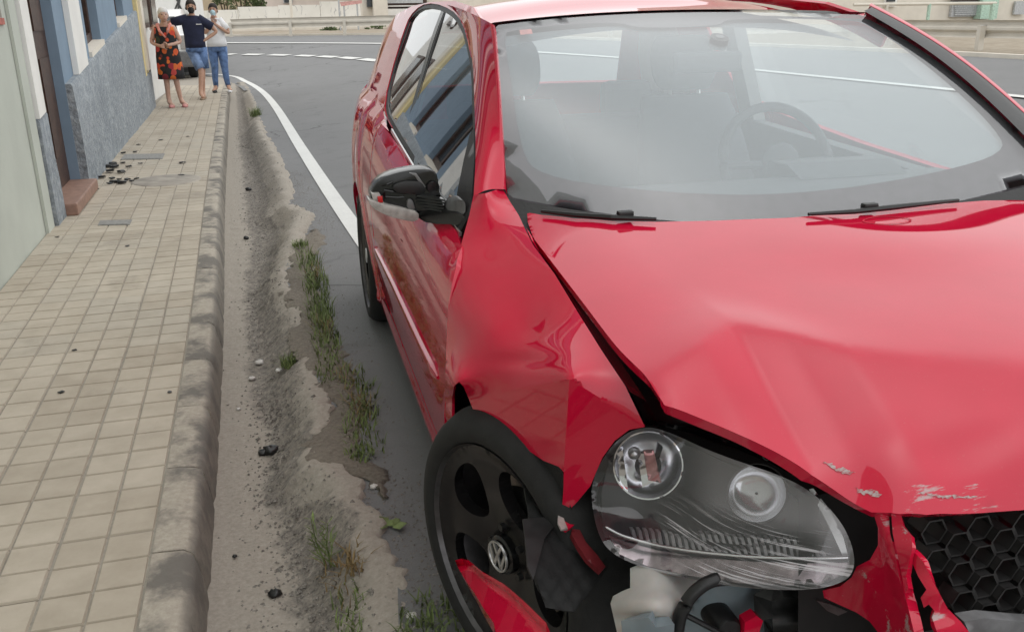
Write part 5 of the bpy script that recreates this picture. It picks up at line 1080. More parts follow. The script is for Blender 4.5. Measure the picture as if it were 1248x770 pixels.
# ---- bumper remains, grille, tank
bf = tps([(1064, 627), (1100, 630), (1114, 770), (990, 720), (1066, 765), (1040, 690), (1180, 770), (1130, 690)], [.275, .255, .17, .365, .265, .315, .155, .195])
bump_a = [(1063, 620), (1083, 622), (1085, 650), (1090, 669), (1096, 702), (1104, 728), (1114, 770), (1122, 800), (1080, 800), (1070, 770), (1060, 757), (1044, 746), (1015, 733), (989, 721), (1004, 719), (1024, 714), (1038, 703), (1044, 690), (1060, 682), (1070, 664), (1070, 643)]
bumper = sheet('bumper', bump_a, 6, mapc(lambda q: bf(q)-.010*np.exp(-((q[:, 0]-1078-.28*(q[:, 1]-640))/9)**2)), MT['scuffed'], car, out=(0, -1, 0), thick=.014)
sheet('cracked_strip', [(1086, 622), (1098, 624), (1101, 642), (1111, 652), (1112, 667), (1104.5, 700), (1107, 716), (1103, 722), (1097, 690), (1091, 664), (1088, 650)], 4, mapc(lambda q: bf(q)-.012+.003*np.sin(q[:, 1]*.12)), MT['scuffed'], bumper, out=(0, -1, 0), thick=.008)
sheet('cracked_strip', [(1112, 670), (1126, 685), (1137, 708), (1155, 741), (1171, 757), (1183, 772), (1190, 800), (1150, 800), (1142, 770), (1136, 752), (1139, 744), (1132, 736), (1126, 740), (1122, 728), (1129, 718), (1119, 702), (1112, 686)], 4, mapc(lambda q: bf(q)-.004+.003*np.sin(q[:, 1]*.12)), MT['scuffed'], bumper, out=(0, -1, 0), thick=.010)
# honeycomb grille
gw_ = MB(); gcx = lambda b, z: .265-.07*((.70-z)/.2)-.05*np.clip((.40-abs(b))/.4, 0, 1)
p0 = toc([at(1243, 690, 1, Y0+.16)])[0]; hp_, hq = .0355, .0405; wl = .0022
cells = MB()
for i in range(-3, 27):
    for j in range(-6, 7):
        b0 = .425-i*hp_; z0 = .655+(j+(.5 if i % 2 else 0))*hq
        qx = to_px(CW(float(gcx(b0, z0)), b0, z0))[0]
        if not (.46 < z0 < .678) or b0 < -.42 or qx[0] < 1104+.62*max(0, qx[1]-650): continue
        hx = [(b0+(.0229)*math.cos(R(60*k)), z0+.0229*math.sin(R(60*k))) for k in range(6)]; ro, ri = 1., .86; n = 6; V = []
        for k_, dd in ((ro, 0), (ri, 0), (ri, .035)): V += [CW1(float(gcx(b0, z0))+dd, b0+(x-b0)*k_, z0+(z-z0)*k_) for x, z in hx]
        cells.add(V, [(a, (a+1) % 6, 6+(a+1) % 6, 6+a) for a in range(6)]+[(6+a, 6+(a+1) % 6, 12+(a+1) % 6, 12+a) for a in range(6)])
gr_ = cells.build('grille', simple('satin black grille', (.028, .027, .027), .33), car)
gb = MB(); gb.add([CW1(.34, .46, .42), CW1(.30, -.5, .42), CW1(.34, -.5, .68), CW1(.38, .46, .68)], [(0, 1, 2, 3)]); gb.build('grille_backing', MT['dark'], gr_)
for b0, z0, w_ in ((.33, .60, .03), (.27, .625, .05), (.25, .565, .04), (.20, .61, .05)): MB().box(CW1(.295, b0, z0), CW1(.285, b0-w_, z0+.018)).build('red_crash_bar', MT['paint'], gr_)
rings = [[CW1(float(gcx(b, .5))-.015, b, .535), CW1(float(gcx(b, .5))-.03, b, .52), CW1(float(gcx(b, .5))-.03, b, .50), CW1(float(gcx(b, .5)), b, .48)] for b in np.linspace(.395, -.4, 24)]
MB().loft(rings, cap=False, closed=False).build('grille_surround', MT['black'], gr_, smooth=True)
sheet('bumper_foam', [(1175, 757), (1200, 753), (1243, 757), (1300, 760), (1300, 800), (1195, 800)], 8, mapc(lambda q: .165+0*q[:, 0]), MT['greybar'], car, out=(0, -1, 0), thick=.02)
bk_f = mapc
sheet('bumper', [(1300, 560)], 1, None, None) if False else None
rings = [[CW1(.02+.16*(abs(b)/.75)**3+d, b, z) for z, d in ((.19, .05), (.22, .02), (.33, .0), (.44, .01), (.475, .03))] for b in np.linspace(-.82, .38, 30)]
MB().loft(rings, cap=False, closed=False).build('lower_bumper', MT['scuffed'], car, smooth=True)
for o in list(bpy.data.objects):
    if o.type == 'MESH' and o.data.materials and o.data.materials[0] == MT['scuffed'] and 'scr' not in o.data.attributes: o.data.attributes.new('scr', 'FLOAT', 'POINT').data.foreach_set('value', np.full(len(o.data.vertices), 1.1))
# washer tank, hose, motor bits
tk = tps([(773, 692), (850, 706), (745, 730), (755, 800), (830, 800), (800, 740)], [.51, .47, .50, .46, .43, .43])
tank_px = [(768, 692), (777, 688), (810, 695), (850, 703), (862, 706), (846, 722), (830, 748), (824, 775), (822, 800), (756, 800), (752, 770), (744, 735), (747, 726), (758, 720), (768, 716)]
sheet('washer_tank', tank_px, 5, mapc(lambda q: tk(q)-.02*np.sin(np.clip((q[:, 0]-745)/95, 0, 1)*3.14)-.01*sstep(716, 735, q[:, 1])+.008*np.exp(-((q[:, 1]-752)/6)**2)), MT['bottle'], car, out=(0, -1, 0), thick=.05)
sheet('fluid_level', [(757, 756), (790, 752), (800, 764), (822, 760), (820, 800), (760, 800)], 7, mapc(lambda q: tk(q)-.045), MT['fluid'], car, out=(0, -1, 0), thick=.02)
c = HL(.0)(np.array([(812, 762)]))[0]; 
hs_ = [at(x, y, 1, Y0+.40) for x, y in ((876, 704), (858, 712), (842, 726), (831, 745), (826, 765), (824, 790))]; MB().tube(crv(hs_, 24), .011, 12).build('hose', MT['black'], car, smooth=True)
sheet('expansion_tank', [(862, 716), (890, 713), (925, 716), (935, 730), (932, 800), (826, 800), (834, 760), (846, 735)], 6, mapc(lambda q: .47-.035*np.sin(np.clip((q[:, 0]-830)/105, 0, 1)*3.14)), MT['fluid'], car, out=(0, -1, 0), thick=.05)
MB().tube([at(834, 748, 1, Y0+.40), at(880, 772, 1, Y0+.39)], .005, 8).build('thin_hose', MT['black'], car)
MB().lathe([(.001, -.02), (.02, -.02), (.024, -.012), (.024, .05)], 24, 1, at(882, 760, 1, Y0+.41)).build('pump_cap', MT['black'], car, auto=40)
sheet('horn_bracket', [(940, 732), (955, 727), (992, 729), (996, 745), (1040, 755), (1060, 770), (1062, 800), (945, 800)], 7, mapc(lambda q: .39-.02*np.sin(q[:, 1]*.16)), simple('greasy plastic', (.04, .04, .04), .3, var=.5), car, out=(0, -1, .2), thick=.03)
sheet('red_tube', [(908, 758), (922, 750), (930, 756), (924, 774), (916, 800), (905, 800)], 5, mapc(lambda q: .38+0*q[:, 0]), MT['paint'], car, out=(0, -1, .2), thick=.02)
sheet('mounting_rail', [(996, 732), (1012, 736), (1050, 752), (1066, 770), (1070, 800), (1058, 800), (1046, 760), (1008, 744)], 5, mapc(lambda q: .345+0*q[:, 0]), simple('greasy bracket', (.07, .06, .06), .35, var=.5), car, out=(0, -1, .2), thick=.02)

# ---- broken door mirror
def MP(px, py, d=0.): return at(px, py, 1, Y0+1.56-.20*float(sstep(525, 572, px))+d)
def mprism(name, pts, d0, d1, mat, parent, bevel=.004, it=1):
    pts = smooth_loop(pts, it) if it else pts; v = [MP(x, y, d0) for x, y in pts]; w = [p + np.array([0, d1-d0, 0]) for p in v]; n = len(v)
    return MB().add(v+w, [tuple(range(n))[::-1], tuple(range(n, 2*n))]+[(i, (i+1) % n, n+(i+1) % n, n+i) for i in range(n)]).build(name, mat, parent, bevel=bevel, auto=40)
mir_ = mprism('door_mirror', [(451, 243), (453, 232), (462, 220), (475, 213), (492, 208.5), (512, 206), (528, 207), (534, 214), (535, 236), (543, 250), (543, 262), (520, 262), (490, 256), (462, 250)], .0, .075, MT['gloss_black'], car, .008)
mprism('mirror_arm', [(512, 256), (545, 258), (566, 262), (569, 270), (566, 277), (545, 275), (510, 270)], -.03, .05, MT['black'], mir_, .008)
mprism('mirror_base', [(543, 256), (552, 246), (563, 243), (568, 248), (567, 262), (556, 263)], -.02, .04, simple('grey mirror base', (.12, .12, .125), .5), mir_, .006)
mprism('indicator_lens', [(448, 243), (452, 244), (470, 250), (490, 254), (511, 258), (510, 271), (490, 268.5), (468, 262), (453, 253)], -.035, .03, MT['indic'], mir_, .005)
mprism('indicator_end', [(453, 236), (463, 236), (469, 250), (455, 246)], -.02, .03, MT['indic'], mir_, .003, 0); mprism('indicator_bulb', [(460, 240), (466, 239), (467, 247), (461, 247)], -.026, -.019, MT['tail'], mir_, .001, 0)
mprism('bracket', [(496, 244), (502, 243), (505, 250), (506, 256), (496, 255)], -.028, -.01, simple('grey bracket', (.10, .10, .10), .4), mir_, .002)
for k in range(5): mprism('rib', [(508, 238+k*3.6), (525, 240+k*3.5), (541, 243+k*3.3), (543, 244.5+k*3.3), (540, 245.5+k*3.3), (522, 242.6+k*3.5), (507, 240.2+k*3.6)], -.028+.003*k, .0, MT['gloss_black'], mir_, .001, 0)
mprism('mirror_motor', [(480, 224), (500, 220), (514, 222), (520, 232), (516, 238), (486, 236), (478, 231)], -.018, .005, MT['black'], mir_, .006)
MB().lathe([(.001, -.02), (.014, -.02), (.018, -.012), (.018, .02)], 20, 1, MP(526, 227)).build('motor_drum', MT['gloss_black'], mir_, auto=40)
mprism('spring_clip', [(499, 211), (508, 212), (519, 228), (515, 229), (506, 215)], -.014, .0, simple('grey clip', (.16, .16, .16), .35), mir_, .001, 0)
for a, b in (((468, 232), (505, 236)), ((470, 240), (500, 240)), ((465, 226), (478, 222))): MB().tube([MP(*a, -.006), MP((a[0]+b[0])/2, (a[1]+b[1])/2+1, -.012), MP(*b, -.006)], .003, 6).build('wire', MT['gloss_black'], mir_)

# ---- cabin
fl_ = MB(); fl_.box(CW1(4.0, .78, .17), CW1(1.0, -.78, .20)); fl_.build('floor_pan', MT['dark'], car)
MB().box(CW1(1.26, .66, .30), CW1(1.22, -.66, .93)).build('bulkhead', MT['cabin'], car)
rings = [[CW1(a, b, z) for a, z in ((1.22, .925), (1.40, .945), (1.60, .940), (1.70, .90), (1.72, .80), (1.66, .60))] for b in np.linspace(.70, -.70, 24)]
MB().loft(rings, cap=False, closed=False).build('dashboard', MT['cabin'], car, smooth=True)
rings = [[CW1(a, b, z) for a, z in ((1.52, .945), (1.60, .975), (1.70, .970), (1.73, .90))] for b in np.linspace(-.20, -.54, 12)]; MB().loft(rings, cap=False, closed=False).build('instrument_hood', MT['cabin'], car, smooth=True)
for sg in (1, -1):
    MB().hexa([CW1(1.3, sg*.79, .3), CW1(3.9, sg*.79, .3), CW1(3.9, sg*.75, .3), CW1(1.3, sg*.75, .3), CW1(1.3, sg*.77, .90), CW1(3.9, sg*.74, 1.0), CW1(3.9, sg*.70, 1.0), CW1(1.3, sg*.70, .90)]).build('door_card', MT['cabin'], car)
    v0 = [(2.74, .775, .92), (2.86, .775, .92), (2.84, .62, 1.40), (2.74, .62, 1.40)]; MB().prism([CW1(a, sg*b, c) for a, b, c in v0], (sg*.05, 0, -.01)).build('inner_pillar', MT['headliner'], car)
    v0 = [(3.45, .75, 1.0), (3.9, .72, 1.0), (3.75, .60, 1.34), (3.40, .62, 1.38)]; MB().prism([CW1(a, sg*b, c) for a, b, c in v0], (sg*.04, 0, 0)).build('rear_pillar_trim', MT['headliner'], car)
rings = [[CW1(cx, u*.60, float(roofz(cx, u*.58))-.035) for u in np.linspace(-1, 1, 15)] for cx in np.linspace(1.92, 3.6, 14)]; MB().loft(rings, cap=False, closed=False).build('headliner', MT['headliner'], car, smooth=True)
def seat(c, w, base, name='front_seat'):
    t = MB(); cx, cy = c
    back = [[CW1(cx+.05+.30*v+.03*math.cos(u), cy+w*math.cos(u)*(1-.22*v*v), .55+.62*v+.0) for u in np.linspace(0, 2*math.pi, 20, False)] for v in (0,)]
    rings = [[CW1(cx+.10+.26*v+(.065-.02*v)*math.sin(u), cy+w*(1-.28*v**3)*math.copysign(abs(math.cos(u))**.6, math.cos(u)), .50+.58*v) for u in np.linspace(0, 2*math.pi, 24, False)] for v in np.linspace(0, 1, 10)]
    t.loft(rings); t.box(CW1(cx+.12, cy+w, .36), CW1(cx-.45, cy-w, .50)); o = t.build(name, MT['fabric'], car, smooth=False, auto=60)
    rings = [[CW1(cx+.37+.05*v+.05*math.sin(u), cy+.135*(1-.25*abs(2*v-1)**3)*math.copysign(abs(math.cos(u))**.6, math.cos(u)), 1.10+.20*v) for u in np.linspace(0, 2*math.pi, 24, False)] for v in np.linspace(0, 1, 8)]
    MB().loft(rings).build('headrest', MT['fabric'], o, auto=60); m = MB()
    for s_ in (-1, 1): m.tube([CW1(cx+.36, cy+s_*.06, 1.05), CW1(cx+.38, cy+s_*.06, 1.13)], .007, 6)
    m.build('headrest_posts', MT['satin'], o); return o
seat((2.30, .36), .25, 0); seat((2.30, -.36), .25, 0)
MB().box(CW1(3.35, .62, .40), CW1(3.20, -.62, .95)).build('rear_seat', MT['fabric'], car, bevel=.05)
for cy in (.36, -.36): MB().box(CW1(3.36, cy+.12, .93), CW1(3.27, cy-.12, 1.09)).build('rear_headrest', MT['fabric'], car, bevel=.04)
sc_ = np.array([1.93, -.36, .92]); nx = np.array([-.42, 0, -.9]); u_ = np.array([0, 1., 0]); w__ = np.cross(nx, u_); w__ /= np.linalg.norm(w__); w__ = np.array([.42, 0, .9])/1.0
pts = [CW1(*(sc_+.19*(math.cos(t)*u_+math.sin(t)*np.array([.42, 0, .907])))) for t in np.linspace(0, 2*math.pi, 41)]; swm = MB().tube(pts, .016, 8, False); sw_ = swm.build('steering_wheel', MT['cabin'], car, smooth=True)
MB().ball(CW1(1.91, -.36, .92), (.07, .03, .07), 14, 8).build('airbag_cover', MT['cabin'], sw_, smooth=True)
for t in (0, 180, 270): MB().tube([CW1(1.91, -.36, .92), CW1(*(sc_+.18*(math.cos(R(t))*u_+math.sin(R(t))*np.array([.42, 0, .907]))))], .014, 6).build('spoke', MT['cabin'], sw_)
gu, gv = [q.ravel() for q in np.meshgrid(np.linspace(-.3, .3, 121), np.linspace(.6, 1, 81))]; pq = to_px(ws(gu, gv)); ib = int(((pq-np.array([878, 43]))**2).sum(1).argmin())
on_ws = lambda off: (lambda V: ws(V[:, 0], V[:, 1], off)); ov = [(gu[ib]+.042*math.cos(t), gv[ib]+.030*math.sin(t)) for t in np.linspace(0, 2*math.pi, 28, False)]
o = sheet('mirror_mount', ov, .02, on_ws(-.008), MT['black'], car, out=(0, -1, 1), thick=.03); sheet('sensor_window', [(gu[ib]+.02*math.cos(t), gv[ib]+.013*math.sin(t)) for t in np.linspace(0, 2*math.pi, 20, False)], .02, on_ws(-.005), MT['greybar'], o, out=(0, -1, 1), thick=0); mm_ = ws(gu[ib:ib+1], gv[ib:ib+1], -.03)[0]
MB().box(mm_+np.array([-.11, .05, -.085]), mm_+np.array([.11, .08, -.025])).build('rear_view_mirror', MT['cabin'], o, bevel=.012)
# tail: hatch with its window
def tail(b, z): return np.where(z < .92, 4.16-.03*np.abs(z-.7), 4.16-(z-.92)*1.02)-.10*(np.abs(b)/.7)**2.5
th = [(-.74, .30), (.74, .30), (.76, .6), (.74, .92), (.70, 1.0), (.60, 1.34), (.5, 1.385), (-.5, 1.385), (-.60, 1.34), (-.70, 1.0), (-.74, .92), (-.76, .6)]; tw = [(-.56, 1.04), (.56, 1.04), (.49, 1.31), (-.49, 1.31)]
tf = lambda V: CW(np.minimum(tail(V[:, 0], V[:, 1]), 9), V[:, 0], V[:, 1]); sheet('tailgate', th, .06, tf, MT['paint'], car, holes=[tw], out=(0, 1, 0), thick=.012)
sheet('rear_window', tw, .1, tf, MT['rearglass'], car, out=(0, 1, 0), thick=0)
for sg in (1, -1): MB().prism([CW1(4.10, sg*.72, .74), CW1(4.12, sg*.50, .74), CW1(4.12, sg*.50, .90), CW1(4.06, sg*.72, .92)], (0, .02, 0)).build('tail_lamp', MT['tail'], car)
# ---------------------------------------------------------------- three people standing on the pavement
def skin_body(name, joints, bones, mat, parent, sub=2):
    me = bpy.data.meshes.new(name); keys = list(joints); me.from_pydata([joints[k][0] for k in keys], [(keys.index(a), keys.index(b)) for a, b in bones], [])
    o = link(name, me, mat, parent); o.modifiers.new('skin', 'SKIN')
    for i, k in enumerate(keys):
        r_ = joints[k][1]; r_ = r_ if isinstance(r_, tuple) else (r_, r_); me.skin_vertices[0].data[i].radius = r_; me.skin_vertices[0].data[i].use_root = (k == 'pelvis')
    s_ = o.modifiers.new('sub', 'SUBSURF'); s_.levels = sub; s_.render_levels = sub; o.modifiers['skin'].use_smooth_shade = True
    return o
def ell(c, rx, ry, n=18, tilt=0): return [(c[0]+rx*math.cos(t), c[1]+ry*math.sin(t), c[2]+tilt*math.cos(t)) for t in np.linspace(0, 2*math.pi, n, False)]
def lofted(name, rings, mat, parent): return MB().loft([ell(*r_) for r_ in rings]).build(name, mat, parent, smooth=True)
def sleeve(name, a, b, r0, r1, mat, parent): return MB().tube([a, tuple((np.array(a)+np.array(b))/2), b], [r0, (r0+r1)/2, r1], 12).build(name, mat, parent, smooth=True)
def person(loc, H, label, J, skin, hair, faceyaw=0, group=None):
    """J: joints in a body 1.72 m tall, facing -Y; hands get a palm, four fingers and a thumb."""
    k = H/1.72; root = empty('person', loc, label, 'person'); P = lambda p: (loc[0]+p[0]*k, loc[1]+p[1]*k, loc[2]+p[2]*k)
    jt = {}; bn = []
    def j(n, p, r_): jt[n] = (P(p), tuple(x*k for x in r_) if isinstance(r_, tuple) else r_*k)
    j('pelvis', J['pelvis'], (.125, .10)); j('waist', J['waist'], (.115, .09)); j('chest', J['chest'], (.135, .105)); j('neckb', J['neck'], (.055, .055)); j('head0', J['head'], (.052, .055))
    bn += [('pelvis', 'waist'), ('waist', 'chest'), ('chest', 'neckb'), ('neckb', 'head0')]
    for s_ in 'LR':
        j('sh'+s_, J['sh'+s_], .058); j('el'+s_, J['el'+s_], .041); j('wr'+s_, J['wr'+s_], .028); bn += [('chest', 'sh'+s_), ('sh'+s_, 'el'+s_), ('el'+s_, 'wr'+s_)]
        w = np.array(J['wr'+s_]); d = w-np.array(J['el'+s_]); d = d/np.linalg.norm(d); d = np.array(J.get('hd'+s_, d)); d = d/np.linalg.norm(d); side = np.cross(d, (0, 1, .2)); side /= np.linalg.norm(side)
        pm = w+d*.06; j('palm'+s_, pm, (.036, .016)); bn.append(('wr'+s_, 'palm'+s_))
        j('hip'+s_, J['hip'+s_], .085); j('kn'+s_, J['kn'+s_], .055); j('an'+s_, J['an'+s_], .036); f = np.array(J.get('toe'+s_, (0, -.16, -.05))); j('toe'+s_, np.array(J['an'+s_])+f, (.038, .022)); j('heel'+s_, np.array(J['an'+s_])+np.array([0, .02, -.045]), (.03, .022))
        bn += [('pelvis', 'hip'+s_), ('hip'+s_, 'kn'+s_), ('kn'+s_, 'an'+s_), ('an'+s_, 'toe'+s_), ('an'+s_, 'heel'+s_)]
    body = skin_body('body', jt, bn, skin, root)
    for s_ in 'LR':
        w = np.array(J['wr'+s_]); d = w-np.array(J['el'+s_]); d = d/np.linalg.norm(d); d = np.array(J.get('hd'+s_, d)); d = d/np.linalg.norm(d); side = np.cross(d, (0, 1, .2)); side /= np.linalg.norm(side); nn = np.cross(side, d)
        for i, (o_, l) in enumerate(((-.03, .07), (-.01, .082), (.011, .076), (.03, .06))):
            a = w+d*.075+side*o_; MB().tube([P(a), P(a+d*l*.5-nn*.004), P(a+d*l*.95-nn*.022)], [.0095*k, .0085*k, .006*k], 7).build('finger', skin, body, smooth=True)
        a = w+d*.03-side*.03; MB().tube([P(a), P(a-side*.025+d*.03), P(a-side*.028+d*.058-nn*.01)], [.011*k, .0095*k, .007*k], 7).build('thumb', skin, body, smooth=True)
    hc_ = np.array(J['head'])+np.array([0, -.01, .055]); ca, sa = math.cos(faceyaw), math.sin(faceyaw); tw = lambda p: P(hc_+np.array([p[0]*ca-p[1]*sa, p[0]*sa+p[1]*ca, p[2]]))
    hd = MB(); rings = []
    for t in np.linspace(.03, math.pi-.03, 14):
        zz = -.118*math.cos(t); w = math.sin(t)**.8; jaw = 1-.26*max(0, -zz/.118)**1.5; rings.append([tw((.076*w*jaw*math.cos(a), (.096*w*math.sin(a)-(.014 if math.sin(a) < 0 and zz < -.02 else 0)*w), zz)) for a in np.linspace(0, 2*math.pi, 22, False)])
    head = hd.loft(rings).build('head', skin, root, smooth=True)
    MB().loft([[tw(p) for p in ((-.008, -.088, .022), (.008, -.088, .022), (.006, -.094, .018), (-.006, -.094, .018))], [tw(p) for p in ((-.017, -.09, -.028), (.017, -.09, -.028), (.011, -.120, -.026), (-.011, -.120, -.026))], [tw(p) for p in ((-.012, -.09, -.036), (.012, -.09, -.036), (.008, -.106, -.035), (-.008, -.106, -.035))]]).build('nose', skin, head, smooth=True)
    for s_ in (-1, 1):
        MB().ball(tw((s_*.032, -.083, .012)), (.013*k, .009*k, .008*k), 10, 6).build('eye', MT['eye'], head, smooth=True); MB().tube([tw((s_*.018, -.094, .033)), tw((s_*.034, -.09, .038)), tw((s_*.048, -.078, .033))], .004*k, 6).build('eyebrow', hair, head)
        MB().ball(tw((s_*.078, .006, .0)), (.011*k, .02*k, .032*k), 10, 7).build('ear', skin, head, smooth=True)
    MB().tube([tw((-.024, -.090, -.062)), tw((0, -.101, -.060)), tw((.024, -.090, -.062))], [.004*k, .007*k, .004*k], 6).build('mouth', MT['lip'], head, smooth=True)
    rings = []
    for t in np.linspace(.02, 1.75, 12):
        zz = .140*math.cos(t)-.004; w = math.sin(t)**.7; rings.append([tw(((.092*w*math.cos(a))*(1+rng.normal(0, .03)), .112*w*math.sin(a)+.010+(.034*sstep(.9, 1.7, t) if math.sin(a) < -.2 else 0), zz+(.03*sstep(1.0, 1.7, t) if math.sin(a) < -.2 else -.02*sstep(1.2, 1.7, t)))) for a in np.linspace(0, 2*math.pi, 22, False)])
    MB().loft(rings, cap=True).build('hair', hair, head, smooth=True)
    return root, P, k, tw, head
def mask(tw, head, mat, k):
    rings = []
    for zz, w, d in ((.004, .050, -.092), (-.02, .066, -.110), (-.05, .064, -.117), (-.08, .052, -.104), (-.105, .034, -.082)): rings.append([tw((w*math.sin(a), d*math.cos(a)*1.0+.0-.012*math.cos(a)**4, zz)) for a in np.linspace(-1.25, 1.25, 13)])
    MB().loft(rings, cap=False, closed=False).build('face_mask', mat, head, smooth=True)
    for s_ in (-1, 1): MB().tube([tw((s_*.055, -.06, -.01)), tw((s_*.078, .0, .012))], .003*k, 5).build('mask_loop', mat, head)
base = dict(pelvis=(0, 0, .94), waist=(0, .0, 1.10), chest=(0, .01, 1.30), neck=(0, .0, 1.44), head=(0, -.01, 1.54), shL=(-.17, .01, 1.385), shR=(.17, .01, 1.385), hipL=(-.085, 0, .88), hipR=(.085, 0, .88), knL=(-.09, -.02, .49), knR=(.09, -.02, .49), anL=(-.10, .0, .09), anR=(.10, .0, .09))
# --- old woman (L is at the left in the photo)
J = dict(base); J.update(waist=(0, -.01, 1.10), chest=(0, -.03, 1.28), neck=(.01, -.07, 1.42), head=(.02, -.10, 1.52), shL=(-.155, -.02, 1.36), shR=(.155, -.03, 1.36), elL=(-.25, .02, 1.12), wrL=(-.07, -.17, 1.06), hdL=(.9, -.3, .1), elR=(.24, -.0, 1.12), wrR=(.06, -.18, 1.08), hdR=(-.9, -.3, -.1), knL=(-.075, -.03, .48), anL=(-.09, .02, .09), knR=(.085, -.03, .48), anR=(.12, .05, .09), toeL=(.09, -.14, -.05), toeR=(.11, -.12, -.05))
lc = at(213, 131, 2, PZ); root, P, k, tw, head = person(tuple(lc), 1.50, 'old woman with white hair in a black dress with orange flowers', J, MT['skin_old'], MT['hair_white'], R(14))
K = lambda c, rx, ry, t=0: (P(c), rx*k, ry*k, 24, t)
dr = lofted('dress', [K((0, -.045, 1.385), .165, .085), K((0, -.04, 1.33), .178, .125), K((0, -.035, 1.22), .180, .140), K((0, -.02, 1.08), .185, .148), K((0, -.005, .95), .200, .160), K((.005, 0, .78), .215, .175), K((.01, .01, .60), .225, .185), K((.012, .01, .50), .232, .19)], MT['floral'], root)
for s_ in (-1, 1): MB().tube([P((s_*.10, .05, 1.43)), P((s_*.105, -.10, 1.42)), P((s_*.07, -.165, 1.32)), P((0.02, -.178, 1.20))], [.022*k, .026*k, .024*k, .012*k], 8).build('collar_trim', MT['scarf'], dr, smooth=True)
for s_ in 'LR': 
    a = np.array(J['an'+s_]); MB().ball(P(a+np.array(J['toe'+s_])*.55+[0, 0, -.038]), (.055*k, .12*k, .042*k), 14, 8).build('shoe', MT['pinkshoe'], root, smooth=True)
# --- man
J = dict(base); J.update(shL=(-.19, .01, 1.39), shR=(.19, .01, 1.39), elL=(-.42, .06, 1.33), wrL=(-.62, .12, 1.27), hdL=(-.9, .3, -.3), elR=(.40, .03, 1.17), wrR=(.18, -.03, 1.03), hdR=(-.8, -.2, -.4), hipL=(-.08, 0, .88), hipR=(.085, 0, .88), knL=(.06, -.10, .50), anL=(.0, -.18, .09), knR=(.07, .0, .49), anR=(.03, .06, .09), toeL=(.06, -.15, -.05), toeR=(.02, -.15, -.05))
lc = at(246, 120, 2, PZ); root, P, k, tw, head = person(tuple(lc), 1.61, 'man in navy t-shirt and denim shorts wearing a black mask', J, MT['skin'], MT['hair_dark'], R(4))
mask(tw, head, MT['mask_black'], k)
K = lambda c, rx, ry, t=0: (P(c), rx*k, ry*k, 24, t)
sh = lofted('t_shirt', [K((0, .0, 1.455), .075, .065), K((0, .01, 1.43), .155, .085), K((0, .01, 1.37), .200, .115), K((0, .01, 1.27), .195, .130), K((0, .0, 1.12), .178, .130), K((0, 0, .98), .178, .135), K((0, 0, .90), .180, .138)], MT['navy'], root)
sleeve('sleeve', P((-.09, .01, 1.395)), P((-.36, .045, 1.345)), .088*k, .075*k, MT['navy'], sh); sleeve('sleeve', P((.09, .01, 1.40)), P((.33, .025, 1.25)), .088*k, .075*k, MT['navy'], sh)
for i in range(5): MB().box(P((.065+i*.019, -.135, 1.295)), P((.080+i*.019, -.115, 1.312))).build('chest_print', MT['tee'], sh)
so = MB().loft([ell(*K((0, 0, .98), .165, .125)), ell(*K((0, 0, .90), .172, .13)), ell(*K((.0, -.01, .83), .178, .135))]).build('shorts', MT['denim'], root, smooth=True)
sleeve('shorts_leg', P((-.075, 0, .90)), P((.045, -.09, .53)), .110*k, .088*k, MT['denim_pale'], so); sleeve('shorts_leg', P((.09, 0, .90)), P((.105, .0, .53)), .108*k, .090*k, MT['denim'], so)
for s_ in 'LR': a = np.array(J['an'+s_]); MB().ball(P(a+np.array(J['toe'+s_])*.55+[0, 0, -.052]), (.05*k, .13*k, .025*k), 14, 8).build('sandal', MT['sandal'], root, smooth=True)
# --- young woman
J = dict(base); J.update(elL=(-.20, -.10, 1.15), wrL=(-.03, -.20, 1.36), hdL=(.25, -.2, 1), elR=(.26, -.06, 1.14), wrR=(.02, -.21, 1.33), hdR=(-.3, -.1, 1), knL=(-.09, -.02, .49), anL=(-.11, .0, .09), knR=(.10, -.02, .49), anR=(.13, .0, .09), toeL=(-.06, -.14, -.05), toeR=(.05, -.15, -.05))
lc = at(271, 112.5, 2, PZ); root, P, k, tw, head = person(tuple(lc), 1.56, 'young woman in white tee and blue jeans with hands at her chin', J, MT['skin'], MT['hair_dark'], R(-6))
mask(tw, head, MT['mask_blue'], k)
MB().ball(tw((0, .10, .06)), (.05*k, .05*k, .05*k), 12, 8).build('hair_bun', MT['hair_dark'], head, smooth=True)
K = lambda c, rx, ry, t=0: (P(c), rx*k, ry*k, 24, t)
sh = lofted('t_shirt', [K((0, .0, 1.45), .07, .06), K((0, .01, 1.425), .145, .085), K((0, .01, 1.36), .192, .115), K((0, -.0, 1.26), .192, .140), K((0, .0, 1.12), .172, .128), K((0, 0, 1.0), .190, .142), K((0, 0, .90), .200, .150)], MT['tee'], root)
sleeve('sleeve', P((-.08, .01, 1.40)), P((-.195, -.07, 1.22)), .09*k, .075*k, MT['tee'], sh); sleeve('sleeve', P((.08, .01, 1.40)), P((.23, -.04, 1.22)), .09*k, .075*k, MT['tee'], sh)
je = MB().loft([ell(*K((0, 0, 1.0), .165, .12)), ell(*K((0, 0, .92), .182, .14)), ell(*K((0, 0, .84), .185, .145)), ell(*K((0, 0, .80), .17, .13))]).build('jeans', MT['denim'], root, smooth=True)
for s_, sg in (('L', -1), ('R', 1)):
    MB().tube([P((sg*.088, 0, .88)), P((sg*.095, -.015, .68)), P(J['kn'+s_]), P((sg*.11, .0, .28)), P(np.array(J['an'+s_])+[0, 0, .02])], [.105*k, .092*k, .07*k, .06*k, .048*k], 14).build('jeans_leg', MT['denim'], je, smooth=True)
    a = np.array(J['an'+s_]); MB().ball(P(a+np.array(J['toe'+s_])*.5+[0, 0, -.045]), (.05*k, .125*k, .038*k), 14, 8).build('shoe', MT['shoe_dark'] if sg < 0 else MT['tee'], root, smooth=True)
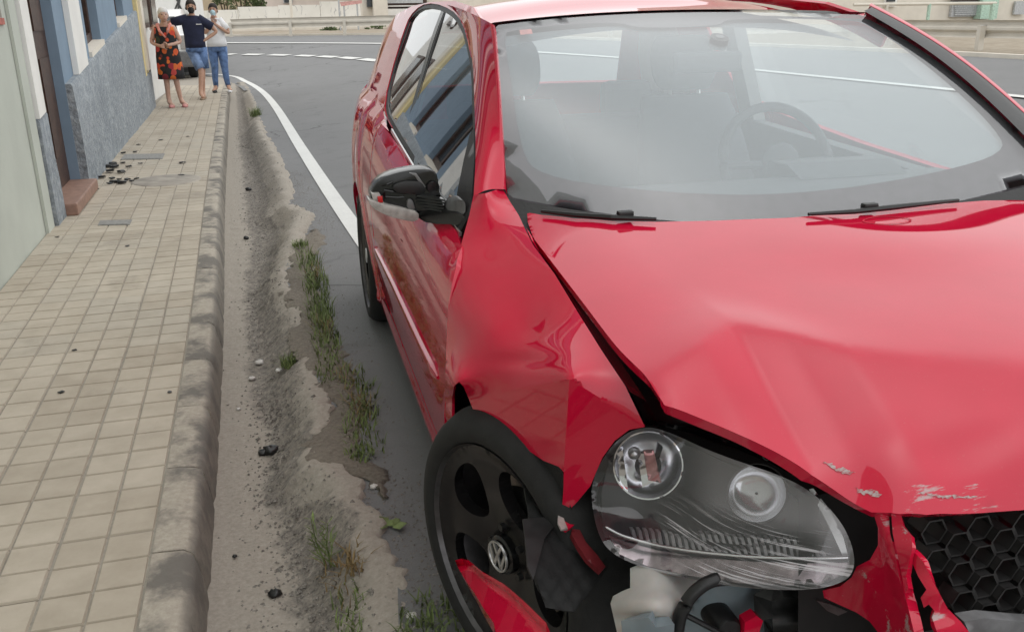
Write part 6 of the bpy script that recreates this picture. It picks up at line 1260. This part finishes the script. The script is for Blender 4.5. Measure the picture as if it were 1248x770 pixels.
# ---------------------------------------------------------------- parked car behind the man
c = at(229, 95, 2, .01); X, Y = c[0]+.2, c[1]-.6; pc = empty('parked_car', (X-.6, Y, .01), 'white car with grey bumper parked behind the man', 'car')
def xsec(y, rows): return [(X+x, Y+y, z) for x, z in rows]
prof = lambda w, zb, zr, top: [(-1.75, zb), (.0-.0+w*0, zb), (.02, .45), (.03, .75), (-.03, .95), (-.22, zr), (-1.5, zr), (-1.7, .95), (-1.76, .75)]
MB().loft([xsec(0, prof(0, .34, .96, 1)), xsec(.12, prof(0, .28, 1.0, 1)), xsec(.6, prof(0, .26, 1.40, 1)), xsec(1.3, prof(0, .26, 1.52, 1)), xsec(2.6, prof(0, .26, 1.50, 1)), xsec(3.2, prof(0, .26, 1.02, 1)), xsec(4.0, prof(0, .3, .90, 1))]).build('body', MT['carwhite'], pc, auto=35)
MB().box((X-1.74, Y-.10, .28), (X+.045, Y-.002, .62)).build('rear_bumper', MT['carbump'], pc, bevel=.04)
MB().hexa([(X-1.5, Y+.10, 1.02), (X-.25, Y+.10, 1.02), (X-.25, Y+.16, 1.02), (X-1.5, Y+.16, 1.02), (X-1.42, Y+.53, 1.36), (X-.32, Y+.53, 1.36), (X-.32, Y+.6, 1.36), (X-1.42, Y+.6, 1.36)]).build('rear_window', MT['darkglass'], pc)
MB().prism([(X+.0, Y+.7, .98), (X+.0, Y+2.9, .98), (X-.16, Y+2.5, 1.40), (X-.16, Y+.95, 1.40)], (.02, 0, .0)).build('side_window', MT['darkglass'], pc)
MB().box((X-.22, Y-.03, .66), (X+.035, Y+.03, .96)).build('tail_lamp', MT['indic'], pc, bevel=.02)
for y in (.72, 3.2):
    for x in (-.16, -1.72):
        o = MB().lathe([(.17, .0), (.29, .0), (.32, .03), (.32, .17), (.29, .20), (.17, .2)], 28, 0, (X+x, Y+y, .33)).build('wheel', MT['rubber'], pc, auto=40); MB().lathe([(.001, .21), (.17, .205), (.175, .19)], 24, 0, (X+x-.0, Y+y, .33)).build('hub_cap', MT['shutter'], o, auto=40)
